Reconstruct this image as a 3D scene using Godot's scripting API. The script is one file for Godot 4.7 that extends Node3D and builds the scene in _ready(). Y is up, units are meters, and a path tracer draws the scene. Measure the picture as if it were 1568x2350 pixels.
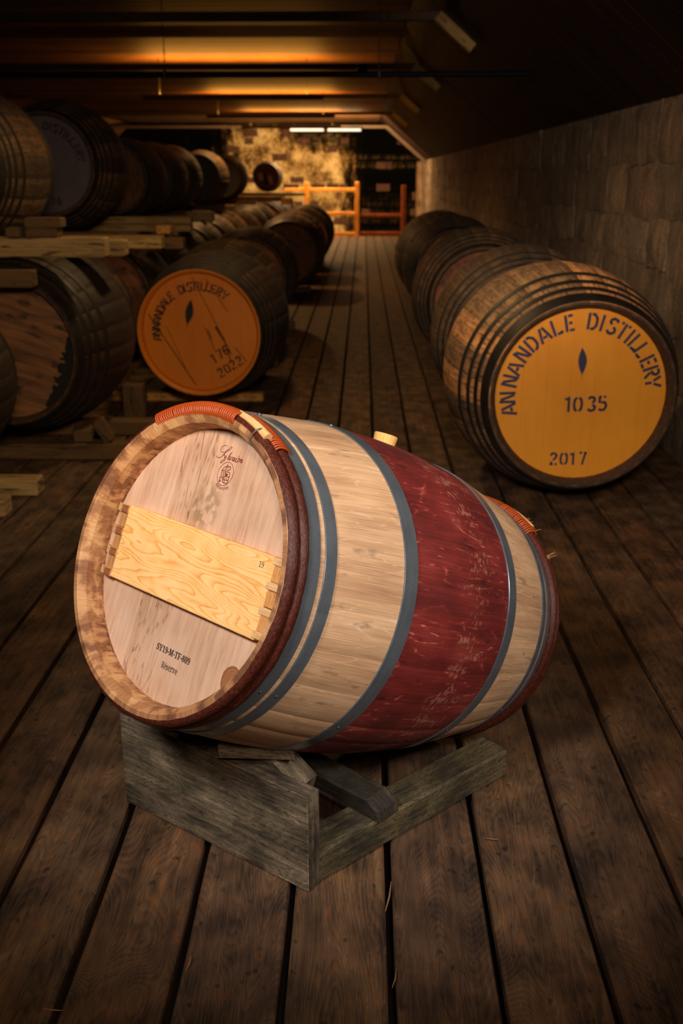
extends Node3D

# A whisky warehouse: one wine cask tilted on a timber cradle, rows of casks behind it.
const EYE := 1.32
const PITCH := 18.532
const YAW := 1.2044
var M := {}
var taken := {}
var rng := RandomNumberGenerator.new()
var dot: ArrayMesh

# ------------------------------------------------------------------ naming
func numbered(n: String) -> String:
	if not taken.has(n):
		taken[n] = 0
		return n
	taken[n] += 1
	return "%s_%03d" % [n, taken[n]]

func thing(called: String, label: String, category: String, at := Vector3.ZERO, group := "") -> Node3D:
	var o := Node3D.new()
	o.name = numbered(called)
	add_child(o)
	o.position = at
	tag(o, label, category, group)
	return o

func tag(o: Node3D, label: String, category: String, group := "") -> void:
	o.set_meta("label", label)
	o.set_meta("category", category)
	if group != "":
		o.set_meta("group", group)

func part(called: String, mesh: Mesh, mat: Material, parent: Node) -> MeshInstance3D:
	var o := MeshInstance3D.new()
	o.name = called if parent != self else numbered(called)
	o.mesh = mesh
	if mat:
		o.material_override = mat
	parent.add_child(o, true)
	return o

func holder(called: String, parent: Node) -> Node3D:
	var o := Node3D.new()
	o.name = called
	parent.add_child(o, true)
	return o

func struct(o: Node3D) -> Node3D:
	o.set_meta("kind", "structure")
	return o

# ------------------------------------------------------------------ textures
func nz(w: int, h: int, sd: int, freq: float, octaves: int, sx: int, sy: int, kind := 0) -> PackedByteArray:
	var n := FastNoiseLite.new()
	n.seed = sd
	n.frequency = freq
	n.noise_type = FastNoiseLite.TYPE_SIMPLEX_SMOOTH if kind == 0 else FastNoiseLite.TYPE_CELLULAR
	if kind == 1:
		n.cellular_return_type = FastNoiseLite.RETURN_DISTANCE2_SUB
	n.fractal_type = FastNoiseLite.FRACTAL_FBM
	if kind == 2:
		n.noise_type = FastNoiseLite.TYPE_SIMPLEX_SMOOTH
		n.fractal_type = FastNoiseLite.FRACTAL_RIDGED
	n.fractal_octaves = octaves
	var im := n.get_seamless_image(w / sx, h / sy)
	if sx > 1 or sy > 1:
		im.resize(w, h, Image.INTERPOLATE_CUBIC)
	return im.get_data()

func ramp(stops: Array) -> PackedByteArray:
	var g := Gradient.new()
	var off := PackedFloat32Array()
	var col := PackedColorArray()
	for i in stops.size():
		off.append(float(i) / (stops.size() - 1))
		col.append(Color8(stops[i][0], stops[i][1], stops[i][2]))
	g.offsets = off
	g.colors = col
	var b := PackedByteArray()
	for i in 256:
		var c := g.sample(i / 255.0)
		b.append(c.r8)
		b.append(c.g8)
		b.append(c.b8)
	return b

func rgb_tex(w: int, h: int, b: PackedByteArray) -> ImageTexture:
	return ImageTexture.create_from_image(Image.create_from_data(w, h, false, Image.FORMAT_RGB8, b))

func grey_tex(w: int, h: int, b: PackedByteArray) -> ImageTexture:
	return ImageTexture.create_from_image(Image.create_from_data(w, h, false, Image.FORMAT_L8, b))

# wood with its grain along v: fibres, streaks, growth rings, blotches, dark and rust stains
func wood(w: int, h: int, sd: int, pal: Array, o := {}) -> Array:
	var lut := ramp(pal)
	var f := nz(w, h, sd, o.get("ffreq", 0.3), 3, 1, o.get("flong", 32))
	var g := nz(w, h, sd + 1, o.get("gfreq", 0.04), 4, 1, o.get("glong", 16))
	var r := nz(w, h, sd + 2, o.get("rfreq", 0.006), 3, 2, o.get("rlong", 8))
	var s := nz(w, h, sd + 3, o.get("sfreq", 0.012), 5, 1, o.get("slong", 2))
	var t := nz(w, h, sd + 4, o.get("tfreq", 0.006), 4, 2, 2)
	var wf: float = o.get("f", 0.35)
	var wg: float = o.get("g", 0.3)
	var wr: float = o.get("r", 0.25)
	var wt: float = o.get("t", 0.3)
	var k: float = o.get("rings", 9.0)
	var stain: int = o.get("stain", 190)
	var dark: float = o.get("dark", 0.0)
	var rust: float = o.get("rust", 0.0)
	var rcol: Array = o.get("rcol", [128, 74, 30])
	var soft: float = o.get("soft", 30.0)
	var rlim: int = o.get("rlim", 60)
	var mid := 128.0 * (1.0 - wf - wg - wr - wt)
	var ring := PackedFloat32Array()
	for i in 256:
		var q := fposmod(i / 255.0 * k, 1.0)
		ring.append((255.0 * (q / 0.75 if q < 0.75 else (1.0 - q) / 0.25)) * wr)
	var out := PackedByteArray()
	out.resize(w * h * 3)
	var hh := PackedByteArray()
	hh.resize(w * h)
	for i in w * h:
		var v := f[i] * wf + g[i] * wg + ring[r[i]] + t[i] * wt + mid
		var c := clampi(int(v), 0, 255)
		hh[i] = clampi(int(f[i] * 0.55 + ring[r[i]] * 0.4 + g[i] * 0.25), 0, 255)
		c *= 3
		var cr := lut[c]
		var cg := lut[c + 1]
		var cb := lut[c + 2]
		if s[i] > stain:
			var q := 1.0 - dark * minf((s[i] - stain) / soft, 1.0)
			cr = int(cr * q)
			cg = int(cg * q)
			cb = int(cb * q)
		elif rust > 0.0 and s[i] < rlim and t[i] > 110:
			var q := rust * minf((rlim - s[i]) / 40.0, 1.0)
			cr = int(lerpf(cr, rcol[0], q))
			cg = int(lerpf(cg, rcol[1], q))
			cb = int(lerpf(cb, rcol[2], q))
		var j := i * 3
		out[j] = cr
		out[j + 1] = cg
		out[j + 2] = cb
	return [rgb_tex(w, h, out), grey_tex(w, h, hh)]

func mat(tx, rough := 0.8, tint := Color.WHITE, uv := Vector3.ONE, bump := 0.0, spec := 0.5) -> StandardMaterial3D:
	var m := StandardMaterial3D.new()
	m.albedo_color = tint
	m.roughness = rough
	m.metallic_specular = spec
	if tx is Array:
		m.albedo_texture = tx[0]
		if bump > 0.0:
			m.heightmap_enabled = true
			m.heightmap_texture = tx[1]
			m.heightmap_scale = bump
	elif tx:
		m.albedo_texture = tx
	m.uv1_scale = uv
	return m

func tinted(m: StandardMaterial3D, c: Color) -> StandardMaterial3D:
	var n: StandardMaterial3D = m.duplicate()
	n.albedo_color = c
	return n

# the tilted cask: u runs half round the cask (from underneath over its right side to the top), v along it
func hero_texture() -> ImageTexture:
	var w := 2048
	var h := 1024
	var oak := ramp([[124, 90, 64], [174, 132, 98], [206, 164, 124], [224, 186, 146], [238, 208, 172]])
	var red := ramp([[60, 17, 15], [92, 25, 22], [118, 35, 30], [142, 52, 44], [186, 106, 88]])
	var f := nz(w, h, 11, 0.22, 3, 1, 32)
	var g := nz(w, h, 12, 0.03, 4, 1, 16)
	var b := nz(w, h, 13, 0.008, 4, 2, 2)
	var fl := nz(w, h, 14, 0.011, 3, 1, 2, 2)
	var sm := nz(w, h, 15, 0.014, 5, 1, 2)
	var sc := nz(w, h, 16, 0.075, 5, 3, 1)
	var out := PackedByteArray()
	out.resize(w * h * 3)
	var tone := PackedFloat32Array()
	rng.seed = 5
	for i in 13:
		tone.append(rng.randf_range(-24.0, 20.0))
	for y in h:
		var z := (float(y) / h - 0.5) * 0.95
		var painted := absf(z) < 0.186
		var wear := clampf(1.0 - absf(z + 0.035) / 0.085, 0.0, 1.0)
		for x in w:
			var i := y * w + x
			var v := f[i] * 0.5 + g[i] * 0.3 + b[i] * 0.24 - 6.0 + tone[(x * 13) / w]
			var j := i * 3
			var flk: int = fl[i]
			if painted:
				v = v * 0.9 + (b[i] - 128) * 0.35
				if flk > 198:
					v += (flk - 198) * 2.8
				var c := clampi(int(v), 0, 255) * 3
				var r := float(red[c])
				var gg := float(red[c + 1])
				var bb := float(red[c + 2])
				var low := clampf(1.0 - absf(x - 230.0) / 200.0, 0.0, 1.0)
				var worn := sc[i] * 0.55 + sm[i] * 0.5 + wear * 72.0 + low * 26.0
				if worn > 198.0:
					var q := minf((worn - 198.0) / 46.0, 1.0) * 0.62
					r = lerpf(r, 182.0, q)
					gg = lerpf(gg, 140.0, q)
					bb = lerpf(bb, 112.0, q)
				elif wear > 0.2 and b[i] > 120:
					var q := wear * minf((b[i] - 120) / 80.0, 1.0) * clampf((sm[i] - 90) / 70.0, 0.0, 1.0) * 0.4
					r = lerpf(r, 128.0, q)
					gg = lerpf(gg, 100.0, q)
					bb = lerpf(bb, 90.0, q)
				elif sm[i] < 62:
					var q := 1.0 - (62 - sm[i]) / 130.0
					r *= q
					gg *= q
					bb *= q
				out[j] = int(r)
				out[j + 1] = int(gg)
				out[j + 2] = int(bb)
			else:
				if flk > 206:
					v += (flk - 206) * 1.5
				var c := clampi(int(v), 0, 255) * 3
				var r := float(oak[c])
				var gg := float(oak[c + 1])
				var bb := float(oak[c + 2])
				if sm[i] > 196:
					var q := minf((sm[i] - 196) / 44.0, 1.0) * 0.55
					r = lerpf(r, 104.0, q)
					gg = lerpf(gg, 88.0, q)
					bb = lerpf(bb, 72.0, q)
				out[j] = int(r)
				out[j + 1] = int(gg)
				out[j + 2] = int(bb)
	return rgb_tex(w, h, out)

# its round head: pale oak, grain upright, ray flecks on one board, an old damp mark and a knot
func head_texture() -> ImageTexture:
	var w := 1024
	var lut := ramp([[142, 104, 80], [184, 144, 116], [206, 168, 140], [218, 184, 158], [230, 202, 178]])
	var f := nz(w, w, 21, 0.25, 3, 1, 32)
	var g := nz(w, w, 22, 0.03, 4, 1, 16)
	var b := nz(w, w, 23, 0.006, 4, 2, 2)
	var fl := nz(w, w, 24, 0.022, 2, 1, 5, 2)
	var s := nz(w, w, 25, 0.02, 5, 1, 1)
	var edge := PackedFloat32Array([-0.27, -0.178, -0.115, -0.022, 0.036, 0.112, 0.172, 0.27])
	var tone := PackedFloat32Array([-4, 10, -26, 2, -12, 6, -14])
	var out := PackedByteArray()
	out.resize(w * w * 3)
	for y in w:
		var py := 0.27 - 0.54 * y / w
		for x in w:
			var px := -0.27 + 0.54 * x / w
			var i := y * w + x
			var bd := 0
			while bd < 6 and px > edge[bd + 1]:
				bd += 1
			var v := f[i] * 0.4 + g[i] * 0.3 + b[i] * 0.3 + 8.0 + tone[bd]
			if bd == 2 and fl[i] > 200:
				v -= minf((fl[i] - 200) * 3.0, 70.0)
			elif bd != 2 and fl[i] > 236:
				v -= (fl[i] - 236) * 3.0
			var c := clampi(int(v), 0, 255) * 3
			var r := float(lut[c])
			var gg := float(lut[c + 1])
			var bb := float(lut[c + 2])
			var dx := (px + 0.012) / 0.034
			var dy := (py - 0.113) / 0.042
			var d := dx * dx + dy * dy
			if d < 1.6:
				var q := clampf((1.6 - d) * 0.9, 0.0, 1.0) * clampf((s[i] - 96) / 60.0, 0.0, 1.0) * 0.5
				r = lerpf(r, 130.0, q)
				gg = lerpf(gg, 102.0, q)
				bb = lerpf(bb, 66.0, q)
			dx = px - 0.177
			dy = (py + 0.165) * 0.9
			d = sqrt(dx * dx + dy * dy) + (s[i] - 128) * 0.00002
			if d < 0.024:
				var q := 0.75 + 0.25 * sin(d * 1500.0)
				if d > 0.0205:
					q = 0.55
				r = lerpf(168.0, 110.0, 1.0 - q)
				gg = lerpf(112.0, 66.0, 1.0 - q)
				bb = lerpf(70.0, 40.0, 1.0 - q)
			var j := i * 3
			out[j] = int(r)
			out[j + 1] = int(gg)
			out[j + 2] = int(bb)
	return rgb_tex(w, w, out)

# flat-sawn pine: contour lines of a stretched field
func pine_texture() -> ImageTexture:
	var w := 384
	var h := 1024
	var lut := ramp([[246, 218, 172], [244, 208, 156], [238, 194, 134], [226, 168, 98], [188, 112, 46]])
	var a := FastNoiseLite.new()
	a.seed = 31
	a.frequency = 0.0042
	a.fractal_octaves = 2
	var f := nz(w, h, 32, 0.3, 2, 1, 16)
	var b := nz(w, h, 33, 0.01, 4, 2, 2)
	var out := PackedByteArray()
	out.resize(w * h * 3)
	for y in h:
		for x in w:
			var q := a.get_noise_2d(y * 0.2, x * 0.95 + 900.0) * 6.4 + x / 120.0 + a.get_noise_2d(y * 1.5, x * 6.0) * 0.22
			q = fposmod(q * 1.5, 1.0)
			q = pow(q, 2.6) if q < 0.93 else (1.0 - q) / 0.07
			var i := y * w + x
			var v := q * 185.0 + f[i] * 0.16 + (b[i] - 110) * 0.4
			var c := clampi(int(v), 0, 255) * 3
			out[i * 3] = lut[c]
			out[i * 3 + 1] = lut[c + 1]
			out[i * 3 + 2] = lut[c + 2]
	return rgb_tex(w, h, out)

# inside of the chime: caramel oak with brown stained patches and a darker band towards the head
func chime_texture() -> ImageTexture:
	var w := 2048
	var h := 128
	var lut := ramp([[92, 56, 32], [142, 94, 58], [184, 134, 88], [210, 166, 116], [230, 192, 142]])
	var b := nz(w, h, 41, 0.016, 5, 1, 1)
	var f := nz(w, h, 42, 0.2, 3, 1, 8)
	var g := nz(w, h, 43, 0.05, 3, 1, 8)
	var out := PackedByteArray()
	out.resize(w * h * 3)
	rng.seed = 8
	var tone := PackedFloat32Array()
	for i in 26:
		tone.append(rng.randf_range(-34.0, 30.0))
	for y in h:
		for x in w:
			var i := y * w + x
			var v := f[i] * 0.25 + 84.0 + tone[(x * 26) / w]
			v += clampf((b[i] - 122) * 1.2, -44.0, 36.0)
			v -= 58.0 * smoothstep(58.0, 76.0, y + (g[i] - 128) * 0.3 + (b[i] - 128) * 0.2)
			var c := clampi(int(v), 0, 255) * 3
			out[i * 3] = lut[c]
			out[i * 3 + 1] = lut[c + 1]
			out[i * 3 + 2] = lut[c + 2]
	return rgb_tex(w, h, out)

func stone(w: int, sd: int, pal: Array, streak: float, mould: float, scale := 1.0) -> Array:
	var lut := ramp(pal)
	var a := nz(w, w, sd, 0.012 * scale, 5, 1, 1)
	var s := nz(w, w, sd + 1, 0.05 * scale, 4, 1, 8)
	var f := nz(w, w, sd + 2, 0.12, 4, 1, 1)
	var k := nz(w, w, sd + 3, 0.008 * scale, 5, 1, 2)
	var out := PackedByteArray()
	out.resize(w * w * 3)
	var hh := PackedByteArray()
	hh.resize(w * w)
	for i in w * w:
		var v := a[i] * (0.55 - streak * 0.4) + s[i] * streak + f[i] * 0.35 + 14.0 * (1.0 - streak)
		if k[i] > 150:
			v -= (k[i] - 150) * mould
		hh[i] = clampi(int(f[i] * 0.5 + a[i] * 0.5), 0, 255)
		var c := clampi(int(v), 0, 255) * 3
		out[i * 3] = lut[c]
		out[i * 3 + 1] = lut[c + 1]
		out[i * 3 + 2] = lut[c + 2]
	return [rgb_tex(w, w, out), grey_tex(w, w, hh)]

# limewash on the gable: cream in the middle, black spirit fungus creeping in from the top and the right
func gable_texture() -> ImageTexture:
	var w := 1024
	var h := 512
	var lut := ramp([[4, 4, 3], [16, 12, 8], [84, 60, 34], [176, 146, 98], [214, 190, 142], [226, 208, 168]])
	var a := nz(w, h, 51, 0.012, 5, 1, 1)
	var b := nz(w, h, 52, 0.03, 4, 1, 4)
	var f := nz(w, h, 53, 0.1, 4, 1, 1)
	var out := PackedByteArray()
	out.resize(w * h * 3)
	for y in h:
		var wy := 3.0 - 4.0 * y / h
		for x in w:
			var wx := -6.0 + 8.0 * x / w
			var i := y * w + x
			var v := 150.0 + (a[i] - 128) * 0.5 + (f[i] - 128) * 0.45
			var m := clampf((wx + 0.75) * 1.5, 0.0, 1.6) + clampf((wy - 1.85) * 2.2, 0.0, 1.2) * clampf(wx + 2.6, 0.0, 1.0)
			m += clampf((-3.3 - wx) * 1.2, 0.0, 1.4)
			v -= clampf(m * 165.0 + (b[i] - 128) * 0.9 + (a[i] - 140) * 0.8, 0.0, 240.0) * clampf(m * 3.0, 0.0, 1.0)
			var c := clampi(int(v), 0, 255) * 3
			out[i * 3] = lut[c]
			out[i * 3 + 1] = lut[c + 1]
			out[i * 3 + 2] = lut[c + 2]
	return rgb_tex(w, h, out)

func bark_texture() -> Array:
	var w := 512
	var lut := ramp([[24, 9, 7], [50, 19, 13], [76, 31, 20], [96, 45, 30], [118, 70, 52]])
	var f := nz(w, w, 61, 0.12, 4, 1, 8)
	var g := nz(w, w, 62, 0.03, 4, 1, 1)
	rng.seed = 4
	var out := PackedByteArray()
	out.resize(w * w * 3)
	var hh := PackedByteArray()
	hh.resize(w * w)
	for i in w * w:
		var v := f[i] * 0.5 + g[i] * 0.5
		hh[i] = clampi(int(v), 0, 255)
		var c := clampi(int(v), 0, 255) * 3
		out[i * 3] = lut[c]
		out[i * 3 + 1] = lut[c + 1]
		out[i * 3 + 2] = lut[c + 2]
	for n in 420:
		var x := rng.randi_range(1, w - 3)
		var y := rng.randi_range(1, w - 3)
		for d in rng.randi_range(2, 5):
			var i := ((y + d % 2) * w + x + d / 2) * 3
			out[i] = 168
			out[i + 1] = 128
			out[i + 2] = 104
	return [rgb_tex(w, w, out), grey_tex(w, w, hh)]

func steel_texture() -> Array:
	var w := 512
	var lut := ramp([[62, 68, 76], [84, 92, 102], [102, 112, 122], [122, 130, 138], [150, 152, 152]])
	var a := nz(w, w, 71, 0.01, 5, 1, 1)
	var f := nz(w, w, 72, 0.25, 3, 1, 1)
	var g := nz(w, w, 73, 0.06, 3, 16, 1)
	var out := PackedByteArray()
	out.resize(w * w * 3)
	var rr := PackedByteArray()
	rr.resize(w * w)
	for i in w * w:
		var v := a[i] * 0.22 + f[i] * 0.24 + g[i] * 0.12 + 54.0
		rr[i] = clampi(int(90.0 + a[i] * 0.35), 0, 255)
		var c := clampi(int(v), 0, 255) * 3
		out[i * 3] = lut[c]
		out[i * 3 + 1] = lut[c + 1]
		out[i * 3 + 2] = lut[c + 2]
	return [rgb_tex(w, w, out), grey_tex(w, w, rr)]

func materials() -> void:
	M.hero = mat(hero_texture(), 0.62)
	M.hero_in = mat(chime_texture(), 0.7)
	M.head = mat(head_texture(), 0.7, Color.WHITE)
	M.pine = mat(pine_texture(), 0.55)
	var oak_small := wood(256, 256, 81, [[150, 106, 66], [206, 160, 108], [228, 188, 136], [240, 208, 160]], {"f": 0.4, "g": 0.4, "r": 0.2, "t": 0.2})
	M.peg = mat(oak_small, 0.7, Color.WHITE, Vector3(8, 8, 8))
	M.peg_brown = mat(oak_small, 0.7, Color(0.66, 0.5, 0.42), Vector3(8, 8, 8))
	M.cream = mat(oak_small, 0.7, Color(1.0, 0.98, 0.94), Vector3(8, 8, 8))
	M.bark = mat(bark_texture(), 0.45, Color.WHITE, Vector3(1, 6, 1), 0.1, 0.4)
	M.osier = mat(null, 0.4, Color8(158, 66, 20))
	M.osier_dark = mat(null, 0.45, Color8(150, 56, 14))
	M.fibre = mat(null, 0.8, Color8(178, 128, 84))
	var stl := steel_texture()
	M.steel = mat(stl[0], 0.5, Color(0.92, 0.9, 0.88), Vector3(2, 2, 2))
	M.steel.metallic = 0.25
	M.steel.roughness_texture = stl[1]
	M.rivet = mat(null, 0.35, Color8(120, 126, 130))
	M.rivet.metallic = 0.9
	M.ink = mat(null, 0.8, Color8(34, 24, 20))
	M.red_ink = mat(null, 0.8, Color8(120, 22, 28))
	# floor
	var fl := wood(1024, 2048, 91, [[26, 18, 12], [58, 42, 29], [86, 63, 43], [110, 82, 56], [142, 108, 76]],
		{"f": 0.46, "g": 0.3, "r": 0.2, "t": 0.62, "tfreq": 0.012, "ffreq": 0.4, "flong": 24, "rings": 38.0, "rfreq": 0.005, "rlong": 8, "stain": 184, "dark": 0.6, "soft": 60.0, "rust": 0.4, "rlim": 84, "sfreq": 0.022, "slong": 1})
	M.floor = []
	for c in [Color(1, 1, 1), Color(0.9, 0.9, 0.93), Color(1.06, 1.0, 0.95), Color(0.96, 0.93, 0.9)]:
		M.floor.append(mat(fl, 0.72, c, Vector3(1.0 / 0.748, 1.0 / 2.2, 1), 0.12, 0.4))
	M.pit = mat(null, 0.95, Color8(16, 12, 9))
	# the old casks
	var old := wood(512, 1024, 101, [[30, 22, 15], [62, 46, 32], [96, 74, 52], [124, 98, 70], [160, 130, 98]],
		{"f": 0.34, "g": 0.34, "r": 0.1, "t": 0.3, "stain": 165, "dark": 0.6, "soft": 70.0, "sfreq": 0.02})
	M.stave = []
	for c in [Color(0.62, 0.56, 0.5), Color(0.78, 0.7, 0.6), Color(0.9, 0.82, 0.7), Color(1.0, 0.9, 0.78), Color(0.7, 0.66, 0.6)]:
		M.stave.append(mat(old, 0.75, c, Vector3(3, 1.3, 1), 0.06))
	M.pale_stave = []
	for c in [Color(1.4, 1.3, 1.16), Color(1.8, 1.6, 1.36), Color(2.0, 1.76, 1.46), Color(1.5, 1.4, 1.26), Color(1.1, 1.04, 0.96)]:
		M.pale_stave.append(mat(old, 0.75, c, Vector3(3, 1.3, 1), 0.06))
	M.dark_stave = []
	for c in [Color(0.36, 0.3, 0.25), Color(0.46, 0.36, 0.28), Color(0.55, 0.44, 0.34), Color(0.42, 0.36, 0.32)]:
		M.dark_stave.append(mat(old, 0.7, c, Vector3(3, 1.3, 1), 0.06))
	M.chime = mat(old, 0.8, Color(0.8, 0.68, 0.56), Vector3(3, 1.3, 1))
	M.iron = mat(stone(256, 111, [[20, 16, 14], [34, 28, 24], [46, 38, 32], [62, 50, 42]], 0.1, 0.2), 0.55, Color.WHITE, Vector3(2, 2, 2))
	M.iron.metallic = 0.4
	var yel := wood(512, 512, 121, [[176, 104, 16], [204, 128, 24], [214, 138, 28], [220, 146, 34], [226, 154, 46]],
		{"f": 0.16, "g": 0.2, "r": 0.05, "t": 0.5, "stain": 236, "dark": 0.3})
	M.yellow = mat(yel, 0.5, Color.WHITE, Vector3(1.2, 1.2, 1))
	M.amber = mat(yel, 0.5, Color(0.98, 0.86, 0.7), Vector3(1.2, 1.2, 1))
	M.stencil = mat(null, 0.7, Color8(40, 40, 74))
	M.stencil_dark = mat(null, 0.7, Color8(26, 20, 24))
	M.scratch = mat(null, 0.8, Color8(52, 30, 16))
	M.brown_head = mat(old, 0.75, Color(1.1, 0.82, 0.62), Vector3(1.6, 0.9, 1))
	M.tan_head = mat(old, 0.75, Color(0.92, 0.72, 0.5), Vector3(1.6, 0.9, 1))
	M.black_head = mat(old, 0.6, Color(0.2, 0.2, 0.24), Vector3(1.6, 0.9, 1))
	M.lb_head = mat(old, 0.75, Color(1.2, 1.04, 0.88), Vector3(1.2, 0.5, 1))
	M.slate_head = mat(stone(256, 126, [[70, 66, 76], [84, 78, 88], [92, 86, 96], [100, 94, 104], [112, 104, 112]], 0.1, 0.2), 0.6, Color(0.8, 0.76, 0.8), Vector3(1.6, 0.9, 1))
	M.patch = mat(null, 0.8, Color8(150, 128, 112))
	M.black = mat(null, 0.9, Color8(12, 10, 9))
	# timbers
	var gre := wood(512, 1024, 131, [[26, 24, 20], [54, 51, 43], [84, 80, 70], [108, 104, 93], [142, 136, 122]],
		{"f": 0.36, "g": 0.46, "r": 0.16, "t": 0.7, "tfreq": 0.008, "rings": 14.0, "stain": 150, "dark": 0.5, "soft": 100.0, "sfreq": 0.07, "slong": 2, "rust": 0.45, "rlim": 100, "rcol": [78, 76, 46]})
	var mos := wood(512, 1024, 135, [[24, 24, 16], [50, 49, 34], [78, 76, 54], [100, 96, 74], [128, 122, 100]],
		{"f": 0.36, "g": 0.4, "r": 0.12, "t": 0.7, "tfreq": 0.008, "rings": 12.0, "stain": 140, "dark": 0.5, "soft": 100.0, "sfreq": 0.07, "slong": 2})
	M.grey = mat(gre, 0.8, Color(1.18, 1.09, 1.0), Vector3(3.6, 1.5, 1), 0.14)
	M.moss = mat(mos, 0.85, Color(1.08, 0.98, 0.9), Vector3(4, 1.6, 1), 0.14)
	M.char = mat(gre, 0.85, Color(0.66, 0.61, 0.56), Vector3(4, 2, 1), 0.14)
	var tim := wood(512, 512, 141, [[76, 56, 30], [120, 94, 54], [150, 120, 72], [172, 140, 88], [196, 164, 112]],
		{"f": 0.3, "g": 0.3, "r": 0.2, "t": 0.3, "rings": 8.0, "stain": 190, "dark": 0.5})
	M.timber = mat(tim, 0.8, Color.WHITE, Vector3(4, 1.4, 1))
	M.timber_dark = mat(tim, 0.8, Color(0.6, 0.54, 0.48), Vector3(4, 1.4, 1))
	M.timber_end = mat(tim, 0.85, Color(1.15, 1.02, 0.86), Vector3(9, 9, 1))
	M.new_pine = mat(tim, 0.6, Color(1.6, 1.32, 0.84), Vector3(4, 1.4, 1))
	M.dimmed_pine = mat(tim, 0.6, Color(1.1, 0.66, 0.38), Vector3(4, 1.4, 1))  # same pine made redder and darker; different light put into the tint
	var roof := wood(512, 512, 151, [[74, 44, 20], [120, 78, 36], [148, 100, 48], [168, 118, 60], [186, 136, 76]],
		{"f": 0.3, "g": 0.34, "r": 0.16, "t": 0.3, "stain": 210, "dark": 0.5})
	M.roof = []
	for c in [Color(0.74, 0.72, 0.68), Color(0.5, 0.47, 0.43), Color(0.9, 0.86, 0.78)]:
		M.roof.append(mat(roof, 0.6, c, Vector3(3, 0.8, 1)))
	M.roof_dark = []  # dark stained slope boards, tinted deeper to stand for missing light
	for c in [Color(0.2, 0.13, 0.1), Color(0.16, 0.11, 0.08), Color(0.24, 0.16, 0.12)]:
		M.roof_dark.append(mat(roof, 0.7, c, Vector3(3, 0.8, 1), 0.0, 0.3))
	M.beam = mat(tim, 0.7, Color(0.46, 0.4, 0.35), Vector3(4, 1, 1))
	# masonry
	var st := stone(512, 161, [[30, 24, 20], [62, 50, 40], [92, 76, 62], [116, 98, 80], [156, 136, 114]], 0.42, 0.9)
	M.stone = []
	for c in [Color(1, 1, 1), Color(0.9, 0.88, 0.86), Color(1.05, 1.02, 0.98), Color(0.95, 0.9, 0.86)]:
		var m := mat(st, 0.9, c, Vector3(0.55, 0.55, 0.55), 0.9)
		m.uv1_triplanar = true
		m.uv1_world_triplanar = true
		M.stone.append(m)
	M.mortar = mat(st, 0.95, Color(0.95, 0.92, 0.88), Vector3(0.7, 0.7, 0.7), 0.8)
	M.mortar.uv1_triplanar = true
	M.mortar.uv1_world_triplanar = true
	M.gable = mat(gable_texture(), 1.0, Color.WHITE, Vector3(0.125, 0.25, 0.125), 0.0, 0.1)
	M.gable.uv1_triplanar = true
	M.gable.uv1_world_triplanar = true
	M.gable.uv1_offset = Vector3(0.75, -0.75, 0.0)
	M.gable_bare = mat(st, 0.9, Color(0.72, 0.54, 0.46), Vector3(0.55, 0.55, 0.55))
	M.gable_bare.uv1_triplanar = true
	M.gable_bare.uv1_world_triplanar = true
	M.plaster = mat(st, 0.9, Color(1.1, 1.0, 0.92), Vector3(0.5, 0.5, 0.5))
	M.plaster.uv1_triplanar = true
	M.plaster.uv1_world_triplanar = true
	M.pipe = mat(null, 0.35, Color8(20, 22, 34))
	M.pipe.metallic = 0.5
	M.fitting = mat(null, 0.6, Color8(18, 17, 17))
	M.tube_on = mat(null, 0.5, Color8(250, 246, 236))
	M.tube_on.emission_enabled = true
	M.tube_on.emission = Color(1.0, 0.94, 0.84)
	M.tube_on.emission_energy_multiplier = 1.6
	M.tube_warm = mat(null, 0.5, Color8(250, 240, 220))
	M.tube_warm.emission_enabled = true
	M.tube_warm.emission = Color(1.0, 0.62, 0.26)
	M.tube_warm.emission_energy_multiplier = 1.5
	M.straw = mat(null, 0.8, Color8(136, 96, 60))
	M.bung = mat(oak_small, 0.8, Color(1.0, 0.96, 0.82), Vector3(6, 6, 6))

# ------------------------------------------------------------------ shapes
func begin() -> SurfaceTool:
	var st := SurfaceTool.new()
	st.begin(Mesh.PRIMITIVE_TRIANGLES)
	return st

func finish(st: SurfaceTool, into: ArrayMesh = null) -> ArrayMesh:
	st.generate_normals()
	return st.commit(into) if into else st.commit()

func vert(st: SurfaceTool, p: Vector3, uv: Vector2) -> void:
	st.set_uv(uv)
	st.add_vertex(p)

# a quad whose front looks along «out»
func quad(st: SurfaceTool, a: Vector3, b: Vector3, c: Vector3, d: Vector3, out: Vector3, ua := Vector2.ZERO, ub := Vector2.ZERO, uc := Vector2.ZERO, ud := Vector2.ZERO) -> void:
	var n := (a - c).cross(b - d)
	if n.dot(out) < 0.0:
		vert(st, a, ua); vert(st, b, ub); vert(st, c, uc)
		vert(st, a, ua); vert(st, c, uc); vert(st, d, ud)
	else:
		vert(st, a, ua); vert(st, d, ud); vert(st, c, uc)
		vert(st, a, ua); vert(st, c, uc); vert(st, b, ub)

func tri(st: SurfaceTool, a: Vector3, b: Vector3, c: Vector3, out: Vector3, ua := Vector2.ZERO, ub := Vector2.ZERO, uc := Vector2.ZERO) -> void:
	if (a - c).cross(a - b).dot(out) >= 0.0:
		vert(st, a, ua); vert(st, b, ub); vert(st, c, uc)
	else:
		vert(st, a, ua); vert(st, c, uc); vert(st, b, ub)

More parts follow.
